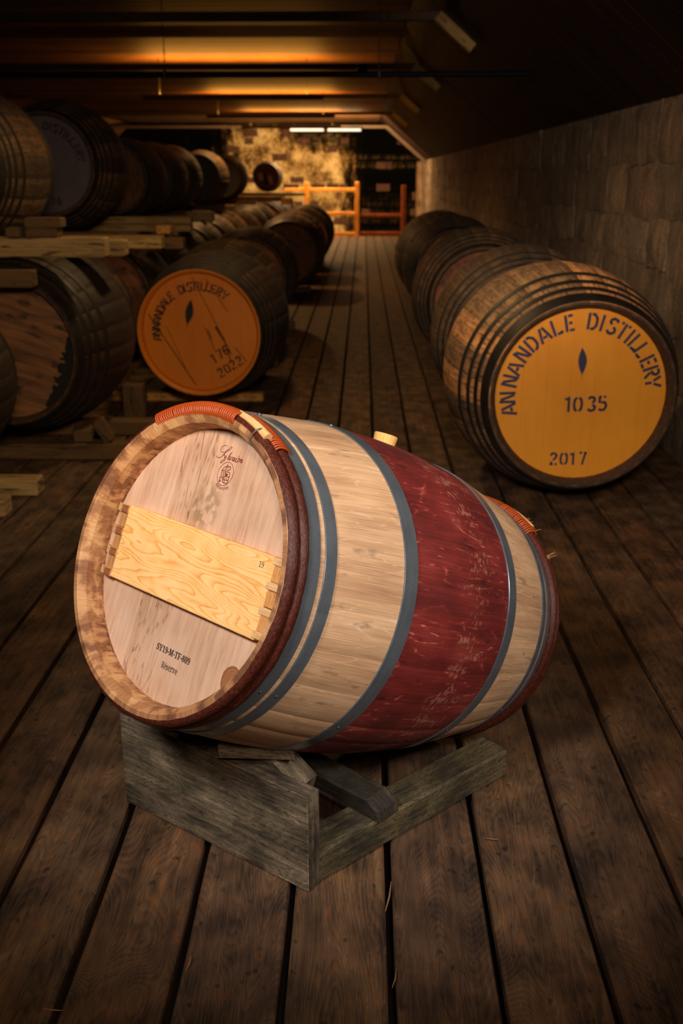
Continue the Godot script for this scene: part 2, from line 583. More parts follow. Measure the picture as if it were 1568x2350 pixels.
# box with chamfered edges; uv in metres, v along the longest side
func add_cbox(st: SurfaceTool, size: Vector3, bev: float, xf := Transform3D(), off := Vector2.ZERO) -> void:
	var hs := size * 0.5
	var la := 0
	if size.y > size[la]: la = 1
	if size.z > size[la]: la = 2
	var pt := func(axis: int, sg: Vector3) -> Vector3:
		var p := Vector3.ZERO
		for i in 3:
			p[i] = sg[i] * (hs[i] - (0.0 if i == axis else bev))
		return p
	var uvf := func(axis: int, p: Vector3) -> Vector2:
		if axis == la:
			return Vector2(p[(la + 1) % 3], p[(la + 2) % 3]) + off
		return Vector2(p[3 - axis - la] + (0.37 if axis < la else 0.0), p[la]) + off
	st.set_smooth_group(-1)
	for a in 3:
		var b := (a + 1) % 3
		var c := (a + 2) % 3
		for s in [-1.0, 1.0]:
			var q: Array[Vector3] = []
			for e in [[-1, -1], [1, -1], [1, 1], [-1, 1]]:
				var sg := Vector3.ZERO
				sg[a] = s
				sg[b] = e[0]
				sg[c] = e[1]
				q.append(pt.call(a, sg))
			var n := Vector3.ZERO
			n[a] = s
			quad(st, xf * q[0], xf * q[1], xf * q[2], xf * q[3], xf.basis * n, uvf.call(a, q[0]), uvf.call(a, q[1]), uvf.call(a, q[2]), uvf.call(a, q[3]))
			if bev <= 0.0:
				continue
			for s2 in [-1.0, 1.0]:
				var g0 := Vector3.ZERO
				g0[a] = s
				g0[b] = s2
				g0[c] = -1
				var g1 := g0
				g1[c] = 1
				var e0: Vector3 = pt.call(a, g0)
				var e1: Vector3 = pt.call(a, g1)
				var e2: Vector3 = pt.call(b, g1)
				var e3: Vector3 = pt.call(b, g0)
				var nn := Vector3.ZERO
				nn[a] = s
				nn[b] = s2
				quad(st, xf * e0, xf * e1, xf * e2, xf * e3, xf.basis * nn, uvf.call(a, e0), uvf.call(a, e1), uvf.call(a, e2), uvf.call(a, e3))
	if bev > 0.0:
		for sx in [-1.0, 1.0]:
			for sy in [-1.0, 1.0]:
				for sz in [-1.0, 1.0]:
					var sg := Vector3(sx, sy, sz)
					var c0: Vector3 = pt.call(0, sg)
					var c1: Vector3 = pt.call(1, sg)
					var c2: Vector3 = pt.call(2, sg)
					tri(st, xf * c0, xf * c1, xf * c2, xf.basis * sg, uvf.call(0, c0), uvf.call(0, c1), uvf.call(0, c2))

func cbox(size: Vector3, bev := 0.004, off := Vector2.ZERO) -> ArrayMesh:
	var st := begin()
	add_cbox(st, size, bev, Transform3D(), off)
	return finish(st)

# a solid drawn as a polygon in the x-y plane and extruded along z, edges chamfered at the front
func prism(poly: PackedVector2Array, z0: float, z1: float, bev := 0.003, off := Vector2.ZERO, swap := true) -> ArrayMesh:
	var st := begin()
	st.set_smooth_group(-1)
	var inner := Geometry2D.offset_polygon(poly, -bev)[0] if bev > 0.0 else poly
	if inner.size() != poly.size():
		inner = poly
	var best := 0
	for i in inner.size():
		if inner[i].distance_squared_to(poly[0]) < inner[best].distance_squared_to(poly[0]):
			best = i
	var n := poly.size()
	var uvo := func(p: Vector2) -> Vector2: return (Vector2(p.y, p.x) if swap else p) + off
	for side in [[z1, z1 - bev, 1.0], [z0, z0 + bev, -1.0]]:
		var idx := Geometry2D.triangulate_polygon(inner)
		for t in idx.size() / 3:
			var p: Array[Vector2] = [inner[idx[t * 3]], inner[idx[t * 3 + 1]], inner[idx[t * 3 + 2]]]
			tri(st, Vector3(p[0].x, p[0].y, side[0]), Vector3(p[1].x, p[1].y, side[0]), Vector3(p[2].x, p[2].y, side[0]), Vector3(0, 0, side[2]), uvo.call(p[0]), uvo.call(p[1]), uvo.call(p[2]))
	var mid := Vector2.ZERO
	for p in poly:
		mid += p / n
	for i in n:
		var a := poly[i]
		var b := poly[(i + 1) % n]
		var ia := inner[(best + i) % n]
		var ib := inner[(best + i + 1) % n]
		var out := Vector2(b.y - a.y, a.x - b.x)
		if out.dot((a + b) * 0.5 - mid) < 0.0:
			out = -out
		var o3 := Vector3(out.x, out.y, 0).normalized()
		var l := a.distance_to(b)
		quad(st, Vector3(a.x, a.y, z0 + bev), Vector3(b.x, b.y, z0 + bev), Vector3(b.x, b.y, z1 - bev), Vector3(a.x, a.y, z1 - bev), o3, Vector2(z0, 0) + off, Vector2(z0, l) + off, Vector2(z1, l) + off, Vector2(z1, 0) + off)
		if bev > 0.0:
			quad(st, Vector3(a.x, a.y, z1 - bev), Vector3(b.x, b.y, z1 - bev), Vector3(ib.x, ib.y, z1), Vector3(ia.x, ia.y, z1), o3 + Vector3(0, 0, 1), uvo.call(a), uvo.call(b), uvo.call(ib), uvo.call(ia))
			quad(st, Vector3(a.x, a.y, z0 + bev), Vector3(b.x, b.y, z0 + bev), Vector3(ib.x, ib.y, z0), Vector3(ia.x, ia.y, z0), o3 - Vector3(0, 0, 1), uvo.call(a), uvo.call(b), uvo.call(ib), uvo.call(ia))
	return finish(st)

# round bar along a path; rad(i) is its radius at point i
func add_tube(st: SurfaceTool, path: PackedVector3Array, rad: PackedFloat32Array, sides := 8, closed := false, up0 := Vector3.UP) -> void:
	st.set_smooth_group(1)
	var n := path.size()
	var rings := []
	var along := 0.0
	var lens := []
	for i in n:
		var a := path[posmod(i - 1, n)] if closed or i > 0 else path[i]
		var b := path[(i + 1) % n] if closed or i < n - 1 else path[i]
		var d := (b - a).normalized()
		var side := d.cross(up0 if absf(d.dot(up0)) < 0.95 else Vector3.RIGHT).normalized()
		var up := side.cross(d)
		var ring := PackedVector3Array()
		for k in sides + 1:
			var t := TAU * k / sides
			ring.append(path[i] + (side * cos(t) + up * sin(t)) * rad[i])
		rings.append(ring)
		lens.append(along)
		along += path[i].distance_to(path[(i + 1) % n])
	for i in (n if closed else n - 1):
		var j := (i + 1) % n
		for k in sides:
			var c: Vector3 = (rings[i][k] + rings[j][k + 1]) * 0.5 - (path[i] + path[j]) * 0.5
			var v0: float = lens[i]
			var v1: float = lens[i] + path[i].distance_to(path[j])
			quad(st, rings[i][k], rings[i][k + 1], rings[j][k + 1], rings[j][k], c, Vector2(float(k) / sides, v0), Vector2(float(k + 1) / sides, v0), Vector2(float(k + 1) / sides, v1), Vector2(float(k) / sides, v1))
	if not closed:
		st.set_smooth_group(-1)
		for e in [[0, 1], [n - 1, n - 2]]:
			var out: Vector3 = path[e[0]] - path[e[1]]
			for k in sides:
				tri(st, path[e[0]], rings[e[0]][k], rings[e[0]][k + 1], out)

func stick(a: Vector3, b: Vector3, r: float, sides := 6) -> ArrayMesh:
	var st := begin()
	add_tube(st, PackedVector3Array([a, a.lerp(b, 0.5), b]), PackedFloat32Array([r, r, r]), sides)
	return finish(st)

# flat brush strokes facing +z: each stroke is a width and a run of points
func add_stroke(st: SurfaceTool, width: float, pts: PackedVector2Array, z := 0.0, round_ends := false) -> void:
	st.set_smooth_group(-1)
	for i in pts.size() - 1:
		var d := (pts[i + 1] - pts[i]).normalized()
		var s := Vector2(-d.y, d.x) * width * 0.5
		var a := pts[i] - (d * width * 0.2 if i > 0 else Vector2.ZERO)
		var b := pts[i + 1] + (d * width * 0.2 if i < pts.size() - 2 else Vector2.ZERO)
		quad(st, Vector3(a.x + s.x, a.y + s.y, z), Vector3(b.x + s.x, b.y + s.y, z), Vector3(b.x - s.x, b.y - s.y, z), Vector3(a.x - s.x, a.y - s.y, z), Vector3.BACK)
	if round_ends:
		for p in pts:
			for k in 6:
				var t0 := TAU * k / 6
				var t1 := TAU * (k + 1) / 6
				tri(st, Vector3(p.x, p.y, z), Vector3(p.x + cos(t0) * width * 0.5, p.y + sin(t0) * width * 0.5, z), Vector3(p.x + cos(t1) * width * 0.5, p.y + sin(t1) * width * 0.5, z), Vector3.BACK)

const GLYPHS := {
	"A": ["0.02,0 0.27,0.92", "0.43,0.92 0.68,0", "0.22,0.3 0.48,0.3"],
	"N": ["0.08,0 0.08,1", "0.2,0.92 0.5,0.08", "0.62,0 0.62,1"],
	"D": ["0.1,0 0.1,1", "0.24,0.95 0.42,0.92 0.58,0.72 0.6,0.5 0.58,0.28 0.42,0.08 0.24,0.05"],
	"L": ["0.1,0 0.1,1", "0.26,0.08 0.54,0.08 0.54,0.2"],
	"E": ["0.1,0 0.1,1", "0.26,0.93 0.56,0.93", "0.26,0.5 0.48,0.5", "0.26,0.07 0.56,0.07"],
	"I": ["0.3,0 0.3,1"],
	"S": ["0.58,0.8 0.5,0.92 0.3,0.95 0.14,0.85 0.12,0.7 0.26,0.58", "0.4,0.48 0.56,0.36 0.58,0.2 0.44,0.06 0.24,0.05 0.1,0.2"],
	"T": ["0.35,0 0.35,1", "0.02,0.93 0.2,0.93", "0.5,0.93 0.68,0.93"],
	"R": ["0.1,0 0.1,1", "0.24,0.95 0.5,0.92 0.58,0.74 0.48,0.56 0.26,0.52", "0.34,0.42 0.6,0"],
	"Y": ["0.35,0 0.35,0.42", "0.04,1 0.26,0.52", "0.66,1 0.44,0.52"],
	"0": ["0.28,0.95 0.14,0.8 0.1,0.5 0.14,0.2 0.28,0.05", "0.42,0.95 0.56,0.8 0.6,0.5 0.56,0.2 0.42,0.05"],
	"1": ["0.36,0 0.36,1", "0.14,0.8 0.25,0.92"],
	"2": ["0.1,0.75 0.2,0.92 0.42,0.94 0.56,0.78 0.5,0.6 0.3,0.38", "0.22,0.28 0.1,0.07 0.3,0.07", "0.42,0.07 0.6,0.07"],
	"3": ["0.12,0.82 0.28,0.95 0.5,0.9 0.55,0.74 0.4,0.56", "0.4,0.46 0.58,0.3 0.52,0.1 0.3,0.04 0.1,0.16"],
	"5": ["0.14,0.52 0.14,0.93 0.28,0.93", "0.4,0.93 0.56,0.93", "0.24,0.58 0.5,0.56 0.58,0.34 0.48,0.1 0.28,0.05 0.1,0.14"],
	"6": ["0.52,0.85 0.38,0.95 0.18,0.82 0.1,0.5 0.14,0.18 0.3,0.05", "0.42,0.06 0.58,0.2 0.56,0.42 0.4,0.54 0.22,0.46"],
	"7": ["0.08,0.93 0.3,0.93", "0.42,0.93 0.58,0.93 0.46,0.6 0.32,0"],
}

func add_glyph(st: SurfaceTool, ch: String, at: Vector2, angle: float, height: float, weight := 0.17) -> void:
	for s in GLYPHS.get(ch, []):
		var pts := PackedVector2Array()
		for q in s.split(" "):
			var xy: PackedStringArray = q.split(",")
			pts.append(at + (Vector2(xy[0].to_float() - 0.35, xy[1].to_float() - 0.5) * height).rotated(angle))
		add_stroke(st, weight * height, pts)

func add_feather(st: SurfaceTool, at: Vector2, angle: float, length: float) -> void:
	st.set_smooth_group(-1)
	var prev_l := Vector2.ZERO
	var prev_r := Vector2.ZERO
	for i in 25:
		var t := i / 24.0
		var w := 0.14 * length * sin(PI * clampf((t - 0.14) / 0.86, 0.0, 1.0)) * (0.82 if i % 2 else 1.05) + 0.008 * length
		var c := Vector2(sin(t * 3.0) * 0.02 * length, (t - 0.5) * length)
		var l := at + (c + Vector2(-w, 0)).rotated(angle)
		var r := at + (c + Vector2(w, 0)).rotated(angle)
		if i > 0:
			quad(st, Vector3(prev_l.x, prev_l.y, 0), Vector3(prev_r.x, prev_r.y, 0), Vector3(r.x, r.y, 0), Vector3(l.x, l.y, 0), Vector3.BACK)
		prev_l = l
		prev_r = r

func text_mesh(said: String, size: float, bold := false) -> TextMesh:
	var t := TextMesh.new()
	var f := SystemFont.new()
	f.font_names = PackedStringArray(["Droid Serif"])
	if bold:
		f.font_weight = 700
	t.font = f
	t.text = said
	t.font_size = 64
	t.pixel_size = size / 64.0
	t.depth = 0.0004
	return t

# ------------------------------------------------------------------ casks
func girth(z: float, s: Dictionary) -> float:
	var q: float = 2.0 * z / s.L
	return s.Rb - (s.Rb - s.Re) * q * q

# one stave centred on angle a, half its width hw; outside on surface 0, chime inside on surface 1
func stave_mesh(s: Dictionary, a: float, hw: float, rows: int, whole: bool) -> ArrayMesh:
	var st := begin()
	var e: float = (0.0012 if whole else 0.003) / s.Rb
	var dip := 0.00035 if whole else 0.0016
	var cols := [[-hw, dip], [-hw + e, 0.0], [-hw * 0.3, 0.0], [hw * 0.3, 0.0], [hw - e, 0.0], [hw, dip]]
	var at := func(ang: float, r: float, z: float) -> Vector3: return Vector3(cos(ang) * r, sin(ang) * r, z)
	var uvo := func(ang: float, z: float) -> Vector2:
		if whole:
			return Vector2((ang + PI * 0.5) / PI, z / s.L + 0.5)
		return Vector2(ang * s.Rb, z)
	st.set_smooth_group(1)
	for j in rows:
		var z0: float = s.L * (float(j) / rows - 0.5)
		var z1: float = s.L * (float(j + 1) / rows - 0.5)
		for i in cols.size() - 1:
			var a0: float = a + cols[i][0]
			var a1: float = a + cols[i + 1][0]
			var r0 := girth(z0, s)
			var r1 := girth(z1, s)
			var d0: float = cols[i][1]
			var d1: float = cols[i + 1][1]
			quad(st, at.call(a0, r0 - d0, z0), at.call(a1, r0 - d1, z0), at.call(a1, r1 - d1, z1), at.call(a0, r1 - d0, z1), at.call((a0 + a1) * 0.5, 1.0, 0.0), uvo.call(a0, z0), uvo.call(a1, z0), uvo.call(a1, z1), uvo.call(a0, z1))
	var mesh := finish(st)
	st = begin()
	var steps := [[0.0, 0.0], [0.0, 0.009], [0.014, 0.021], [0.04, s.inset], [0.085, s.inset + 0.002]]
	for sg in [1.0, -1.0]:
		for k in steps.size() - 1:
			st.set_smooth_group(-1 if k < 2 else 2)
			for i in 2:
				var a0: float = a - hw + hw * i
				var a1: float = a0 + hw
				var za: float = sg * (s.L * 0.5 - steps[k][0])
				var zb: float = sg * (s.L * 0.5 - steps[k + 1][0])
				var ra: float = s.Re - steps[k][1]
				var rb: float = s.Re - steps[k + 1][1]
				var out: Vector3 = at.call(a, -1.0, 0.0) if k > 1 else (at.call(a, -1.0, sg) if k == 1 else Vector3(0, 0, sg))
				var u0 := a0 / TAU
				var u1 := a1 / TAU
				var v0: float = steps[k][0] / 0.09
				var v1: float = steps[k + 1][0] / 0.09
				quad(st, at.call(a0, ra, za), at.call(a1, ra, za), at.call(a1, rb, zb), at.call(a0, rb, zb), out, Vector2(u0, v0), Vector2(u1, v0), Vector2(u1, v1), Vector2(u0, v1))
	return finish(st, mesh)

func hoop_mesh(s: Dictionary, z1: float, z2: float, th: float, seg := 96) -> ArrayMesh:
	var st := begin()
	var b := th * 0.35
	var sec := [[z1, -0.004], [z1, th - b], [z1 + b, th], [lerpf(z1, z2, 0.5), th], [z2 - b, th], [z2, th - b], [z2, -0.004]]
	for k in seg:
		var t0 := TAU * k / seg
		var t1 := TAU * (k + 1) / seg
		for i in sec.size() - 1:
			st.set_smooth_group(1 if i in [2, 3] else 2 + i)
			var ra: float = girth(sec[i][0], s) + sec[i][1]
			var rb: float = girth(sec[i + 1][0], s) + sec[i + 1][1]
			var out := Vector3(cos(t0), sin(t0), 0)
			if i == 0: out = Vector3(0, 0, -1)
			if i == 5: out = Vector3(0, 0, 1)
			quad(st, Vector3(cos(t0) * ra, sin(t0) * ra, sec[i][0]), Vector3(cos(t1) * ra, sin(t1) * ra, sec[i][0]), Vector3(cos(t1) * rb, sin(t1) * rb, sec[i + 1][0]), Vector3(cos(t0) * rb, sin(t0) * rb, sec[i + 1][0]), out,
				Vector2(t0 * s.Rb, sec[i][0]), Vector2(t1 * s.Rb, sec[i][0]), Vector2(t1 * s.Rb, sec[i + 1][0]), Vector2(t0 * s.Rb, sec[i + 1][0]))
	return finish(st)

func dome() -> ArrayMesh:
	if dot == null:
		var sp := SphereMesh.new()
		sp.radius = 1.0
		sp.height = 2.0
		sp.radial_segments = 10
		sp.rings = 5
		var st := SurfaceTool.new()
		st.create_from(sp, 0)
		dot = st.commit()
	return dot

func board_mesh(x0: float, x1: float, r: float, thick: float) -> ArrayMesh:
	var st := begin()
	st.set_smooth_group(-1)
	var n := 10
	var g := 0.0008
	for i in n:
		var xa := lerpf(x0 + g, x1 - g, float(i) / n)
		var xb := lerpf(x0 + g, x1 - g, float(i + 1) / n)
		var ya := sqrt(maxf(r * r - xa * xa, 0.0))
		var yb := sqrt(maxf(r * r - xb * xb, 0.0))
		quad(st, Vector3(xa, -ya, 0), Vector3(xb, -yb, 0), Vector3(xb, yb, 0), Vector3(xa, ya, 0), Vector3.BACK, Vector2(xa, -ya), Vector2(xb, -yb), Vector2(xb, yb), Vector2(xa, ya))
		quad(st, Vector3(xa, -ya, -thick), Vector3(xb, -yb, -thick), Vector3(xb, yb, -thick), Vector3(xa, ya, -thick), Vector3.FORWARD)
	for e in [[x0 + g, x0, -1.0], [x1 - g, x1, 1.0]]:
		var y := sqrt(maxf(r * r - e[1] * e[1], 0.0))
		quad(st, Vector3(e[0], -y, 0), Vector3(e[0], y, 0), Vector3(e[1], y, -0.001), Vector3(e[1], -y, -0.001), Vector3(e[2], 0, 0.6), Vector2(e[0], -y), Vector2(e[0], y), Vector2(e[1], y), Vector2(e[1], -y))
		quad(st, Vector3(e[1], -y, -0.001), Vector3(e[1], y, -0.001), Vector3(e[1], y, -thick), Vector3(e[1], -y, -thick), Vector3(e[2], 0, 0))
	return finish(st)

func cask_head(root: Node3D, s: Dictionary, z: float, mats: Array, turn: float, edges: Array, front := true) -> Node3D:
	var hd := holder("head", root)
	hd.position.z = z
	hd.rotation = Vector3(0, 0 if front else PI, turn)
	var r: float = s.Re - s.inset
	for i in edges.size() - 1:
		part("head_board", board_mesh(edges[i] * r, edges[i + 1] * r, r, 0.02), mats[i % mats.size()], hd)
	return hd

const FULL := {"L": 1.0, "Rb": 0.485, "Re": 0.372, "inset": 0.027, "N": 26}
const HOGS := {"L": 0.92, "Rb": 0.42, "Re": 0.352, "inset": 0.025, "N": 24}
const SLIM := {"L": 0.86, "Rb": 0.33, "Re": 0.275, "inset": 0.023, "N": 20}
const BANDS := [[0.0, 0.06], [0.088, 0.112], [0.15, 0.174], [0.235, 0.262]]

func cask(label: String, s: Dictionary, staves: Array, head: Array, at: Vector3, yaw: float, turn: float, sd: int, group := "") -> Node3D:
	var root := thing("cask", label, "cask", at, group)
	root.rotation.y = deg_to_rad(yaw)
	rng.seed = sd
	var hw: float = PI / s.N
	var mesh := stave_mesh(s, 0.0, hw, 10, false)
	for i in s.N:
		var o := part("stave", mesh, null, root)
		o.rotation.z = TAU * i / s.N + turn
		o.set_surface_override_material(0, staves[rng.randi_range(0, staves.size() - 1)])
		o.set_surface_override_material(1, M.chime)
	for b in BANDS:
		for sg in [1.0, -1.0]:
			var za: float = s.L * (0.5 - b[0]) - (0.008 if b[0] == 0.0 else 0.0)
			var zb: float = s.L * (0.5 - b[1])
			part("hoop", hoop_mesh(s, minf(za * sg, zb * sg), maxf(za * sg, zb * sg), 0.004, 64), M.iron, root)
	var edges := [-1.0, -0.68, -0.4, -0.12, 0.16, 0.42, 0.7, 1.0]
	cask_head(root, s, s.L * 0.5 - 0.045, head, turn, edges)
	cask_head(root, s, -s.L * 0.5 + 0.045, [M.brown_head], turn, edges, false)
	return root

func again(src: Node3D, label: String, at: Vector3, yaw: float, turn: float, head: Material, scale_by := 1.0, group := "") -> Node3D:
	var r: Node3D = src.duplicate()
	r.name = numbered("cask")
	add_child(r)
	r.position = at
	r.rotation = Vector3(0, deg_to_rad(yaw), 0)
	r.scale = Vector3.ONE * scale_by
	for c in r.get_children():
		var n := String(c.name)
		if n.begins_with("stave"):
			c.rotation.z += turn
		elif n == "head":
			c.rotation.z += turn
			for k in c.get_children():
				if head:
					k.material_override = head
	r.remove_meta("group")
	tag(r, label, "cask", group)
	return r

func rivets(hoop: Node3D, s: Dictionary, z: float, th: float, spots: Array, size := 0.0055) -> void:
	for a in spots:
		var o := part("rivet", dome(), M.rivet, hoop)
		var r := girth(z, s) + th
		var t := deg_to_rad(a[0])
		o.position = Vector3(cos(t) * r, sin(t) * r, z + a[1])
		o.rotation.z = t
		o.scale = Vector3(size * 0.6, size, size)

func hero_cask() -> Node3D:
	var s := {"L": 0.95, "Rb": 0.343, "Re": 0.285, "inset": 0.0225, "N": 26}
	var k := 0.985
	var ex := Vector3(0.7421, 0, 0.6703)
	var ez := -Vector3(0.6112, -0.4105, -0.6767).normalized()
	var ey := ez.cross(ex).normalized()
	ex = ey.cross(ez)
	var eye := Vector3(0, EYE, 0)
	var at := eye + (Vector3(-0.0577, 0.4582, -2.021) - eye) * k
	var root := thing("wine_cask", "pale oak wine cask with a red painted belly tilted on the mossy timber cradle", "cask", at)
	root.transform = Transform3D(Basis(ex * k, ey * k, ez * k), at)
	rng.seed = 77
	var cuts := PackedFloat32Array()
	var sum := 0.0
	for i in 26:
		cuts.append(rng.randf_range(0.8, 1.2))
		sum += cuts[i]
	var a := -PI * 0.5
	for i in 26:
		var wd := TAU * cuts[i] / sum
		var m := stave_mesh(s, a + wd * 0.5, wd * 0.5, 24, true)
		m.surface_set_material(0, M.hero)
		m.surface_set_material(1, M.hero_in)
		part("stave", m, null, root)
		a += wd
	# head, with its boards upright between the two halves of the bar
	var hd := cask_head(root, s, 0.42, [M.head_uv], 0.0, [-1.0, -0.68, -0.44, -0.084, 0.137, 0.427, 0.655, 1.0])
	cask_head(root, s, -0.42, [M.head_uv], 0.0, [-1.0, -0.6, -0.2, 0.2, 0.6, 1.0], false)
	# steel hoops, mirrored front and back
	var bands := [[0.4345, 0.4078, 0.0022], [0.3975, 0.3719, 0.0022], [0.2055, 0.169, 0.0024]]
	for b in bands:
		for sg in [1.0, -1.0]:
			var za := minf(b[0] * sg, b[1] * sg)
			var zb := maxf(b[0] * sg, b[1] * sg)
			var h := part("steel_hoop", hoop_mesh(s, za, zb, b[2], 144), M.steel, root)
			var zm := (za + zb) * 0.5
			rivets(h, s, zm, b[2], [[97.0, 0.0], [86.0, 0.0]])
			rivets(h, s, zm, b[2], [[-32.0 if b[0] > 0.3 else -40.0, 0.0]], 0.003)
	# double chestnut hoops at both ends, bound with osier over the top
	var wob := FastNoiseLite.new()
	wob.seed = 3
	wob.frequency = 1.3
	for sg in [1.0, -1.0]:
		var n := 0
		for rod in [[0.462, 0.0123], [0.441, 0.0112]]:
			var path := PackedVector3Array()
			var rad := PackedFloat32Array()
			for i in 160:
				var t := TAU * i / 160.0
				var q := wob.get_noise_3d(cos(t) * 2.0 + n * 9.0, sin(t) * 2.0, sg * 5.0)
				var zz: float = (rod[0] + q * 0.0012) * sg
				var rr: float = girth(zz, s) + rod[1] * (-0.3 if sg > 0.0 else 0.45) + q * 0.001
				path.append(Vector3(cos(t) * rr, sin(t) * rr, zz))
				rad.append(rod[1] * (1.0 + 0.13 * wob.get_noise_3d(cos(t) * 5.0, sin(t) * 5.0 + n * 7.0, sg * 9.0)))
			var st := begin()
			add_tube(st, path, rad, 12, true, Vector3.BACK)
			part("chestnut_hoop", finish(st), M.bark, root)
			n += 1
		var sp: Array = [[121.0, 77.0, 56.0]] if sg > 0.0 else [[100.0, 75.0, 55.0]]
		var wide: float = sp[0][0]
		var cut: float = sp[0][1]
		var far: float = sp[0][2]
		var bind := begin()
		var a1 := wide
		while a1 > cut:
			winding(bind, s, deg_to_rad(a1 + rng.randf_range(-0.12, 0.12)), 0.4545 * sg, 0.0255, 0.0138, 0.0024)
			a1 -= 1.12
		while a1 > far:
			winding(bind, s, deg_to_rad(a1 + rng.randf_range(-0.12, 0.12)), 0.4425 * sg, 0.0145, 0.0132, 0.0024)
			a1 -= 1.12
		part("osier_binding", finish(bind), M.osier, root)
		# the pale pointed end of the outer rod and the wire that holds it
		var tip := begin()
		var p := PackedVector3Array()
		var w := PackedFloat32Array()
		for i in 9:
			var t := deg_to_rad(lerpf(cut + 2.0, cut - 15.5, i / 8.0))
			var rr := girth(0.46, s) + (0.0095 if sg > 0.0 else 0.0165)
			p.append(Vector3(cos(t) * rr, sin(t) * rr, 0.4635 * sg))
			w.append(0.0075 + 0.0025 * i / 8.0)
		add_tube(tip, p, w, 5, false, Vector3.BACK)
		part("hoop_end", finish(tip), M.cream, root)
		var wire := begin()
		winding(wire, s, deg_to_rad(cut - 12.0), 0.4655 * sg, 0.0135, 0.0185, 0.0012)
		part("tie_wire", finish(wire), M.steel, root)
	# frayed fibres on the rear binding
	var fr := begin()
	for i in 26:
		var t := deg_to_rad(rng.randf_range(56.0, 66.0) if i < 13 else rng.randf_range(41.0, 43.0))
		var r0 := girth(0.45, s) + 0.011
		var base := Vector3(cos(t) * r0, sin(t) * r0, -0.452)
		var d := Vector3(cos(t), sin(t), 0) * rng.randf_range(0.008, 0.02) + Vector3(rng.randf_range(-0.01, 0.01), rng.randf_range(-0.01, 0.01), -rng.randf_range(0.004, 0.02))
		if i >= 13:
			d = Vector3(cos(t), sin(t), 0) * rng.randf_range(0.01, 0.035) + Vector3(rng.randf_range(-0.008, 0.008), rng.randf_range(-0.01, 0.006), rng.randf_range(-0.006, 0.006))
		var dr := Vector3(0, -rng.randf_range(0.0, 0.008), 0)
		add_tube(fr, PackedVector3Array([base, base + d * 0.6, base + d + dr]), PackedFloat32Array([0.0006, 0.0005, 0.0003]), 4)
	part("frayed_fibre", finish(fr), M.fibre, root).set_meta("kind", "stuff")
	# bung on top of the belly
	var bg := begin()
	add_tube(bg, PackedVector3Array([Vector3(0, -0.02, 0), Vector3(0, 0.014, 0), Vector3(0, 0.0165, 0)]), PackedFloat32Array([0.023, 0.0265, 0.025]), 20, false, Vector3.RIGHT)
	var bung := part("bung", finish(bg), M.bung, root)
	var bt := deg_to_rad(88.0)
	bung.position = Vector3(cos(bt), sin(bt), 0) * (s.Rb + 0.002) + Vector3(0, 0, -0.004)
	# bar across the head
	var bar := part("head_bar", cbox(Vector3(0.424, 0.1475, 0.02), 0.0016), M.bar_uv, root)
	bar.position = Vector3(0.0095, -0.0045, 0.4305)
	for sgx in [-1.0, 1.0]:
		for i in 4:
			var cy: float = [0.0585, 0.0135, -0.0295, -0.0715][i] if sgx < 0 else [0.0625, 0.0195, -0.0255, -0.0675][i]
			if sgx < 0:
				var pg := part("bar_peg", prism(PackedVector2Array([Vector2(0, 0), Vector2(0.018, 0), Vector2(0.018, 0.018), Vector2(0.0, 0.018), Vector2(-0.03, 0.004), Vector2(-0.03, 0.0)]), -0.0075, 0.0075, 0.0012, Vector2(0.1 * i, 0)), M.peg, bar)
				pg.rotation.x = PI * 0.5
				pg.position = Vector3(-0.221 - 0.0095 + 0.0, cy + 0.0045, -0.0055)
				pg.transform.basis = Basis(Vector3(1, 0, 0), Vector3(0, 0, 1), Vector3(0, -1, 0))
				var cap := part("peg_end", cbox(Vector3(0.019, 0.0146, 0.002), 0.0004), M.peg_brown, bar)
				cap.position = Vector3(-0.2215, cy + 0.0045, 0.0125)
			else:
				var pg := part("bar_peg", cbox(Vector3(0.034, 0.0135, 0.016), 0.0012, Vector2(0.1 * i, 0.2)), M.peg, bar)
				pg.position = Vector3(0.223, cy + 0.0045, 0.0042)
		for i in 3:
			var cy: float = [0.036, -0.008, -0.0505][i] if sgx < 0 else [0.041, -0.003, -0.0465][i]
			var tl := part("bar_tail", cbox(Vector3(0.026, 0.0285, 0.014), 0.001, Vector2(0.1 * i, 0.5)), M.tail if sgx < 0 else M.peg_end, bar)
			tl.position = Vector3(-0.222 if sgx < 0 else 0.2225, cy + 0.0045, 0.0015 if sgx < 0 else 0.002)
	# print
	var zt := 0.0003
	printed(hd, "printed_code", text_mesh("SY19-M-TF-809", 0.0172, true), M.ink, Vector3(0.0168, -0.1668, zt), 0.098)
	printed(hd, "printed_word", text_mesh("Réserve", 0.0165), M.ink, Vector3(0.0175, -0.1945, zt), 0.0465)
	printed(bar, "printed_number", text_mesh("19", 0.0145), M.ink, Vector3(0.1905 - 0.0095, 0.0485 + 0.0045, 0.0101), 0.0115)
	var lg := begin()
	script_strokes(lg)
	part("printed_name", finish(lg), M.red_ink, hd).position.z = 0.0006
	var em := begin()
	var oval := PackedVector2Array()
	for i in 33:
		var t := TAU * i / 32.0
		oval.append(Vector2(0.0158 + cos(t) * 0.0203 + sin(t) * -0.0012, 0.181 + sin(t) * 0.0225 + cos(t) * 0.003))
	add_stroke(em, 0.0009, oval)
	emblem_strokes(em)
	part("printed_emblem", finish(em), M.red_ink, hd).position.z = 0.0006
	var word := "Réserve"
	for i in word.length():
		var t := deg_to_rad(lerpf(-121.0, -58.0, i / 6.0))
		var o := part("printed_letter", text_mesh(word[i], 0.0092), M.red_ink, hd)
		o.position = Vector3(0.0165 + cos(t) * 0.0285, 0.182 + sin(t) * 0.0285, zt)
		o.rotation.z = t + PI * 0.5
	return root

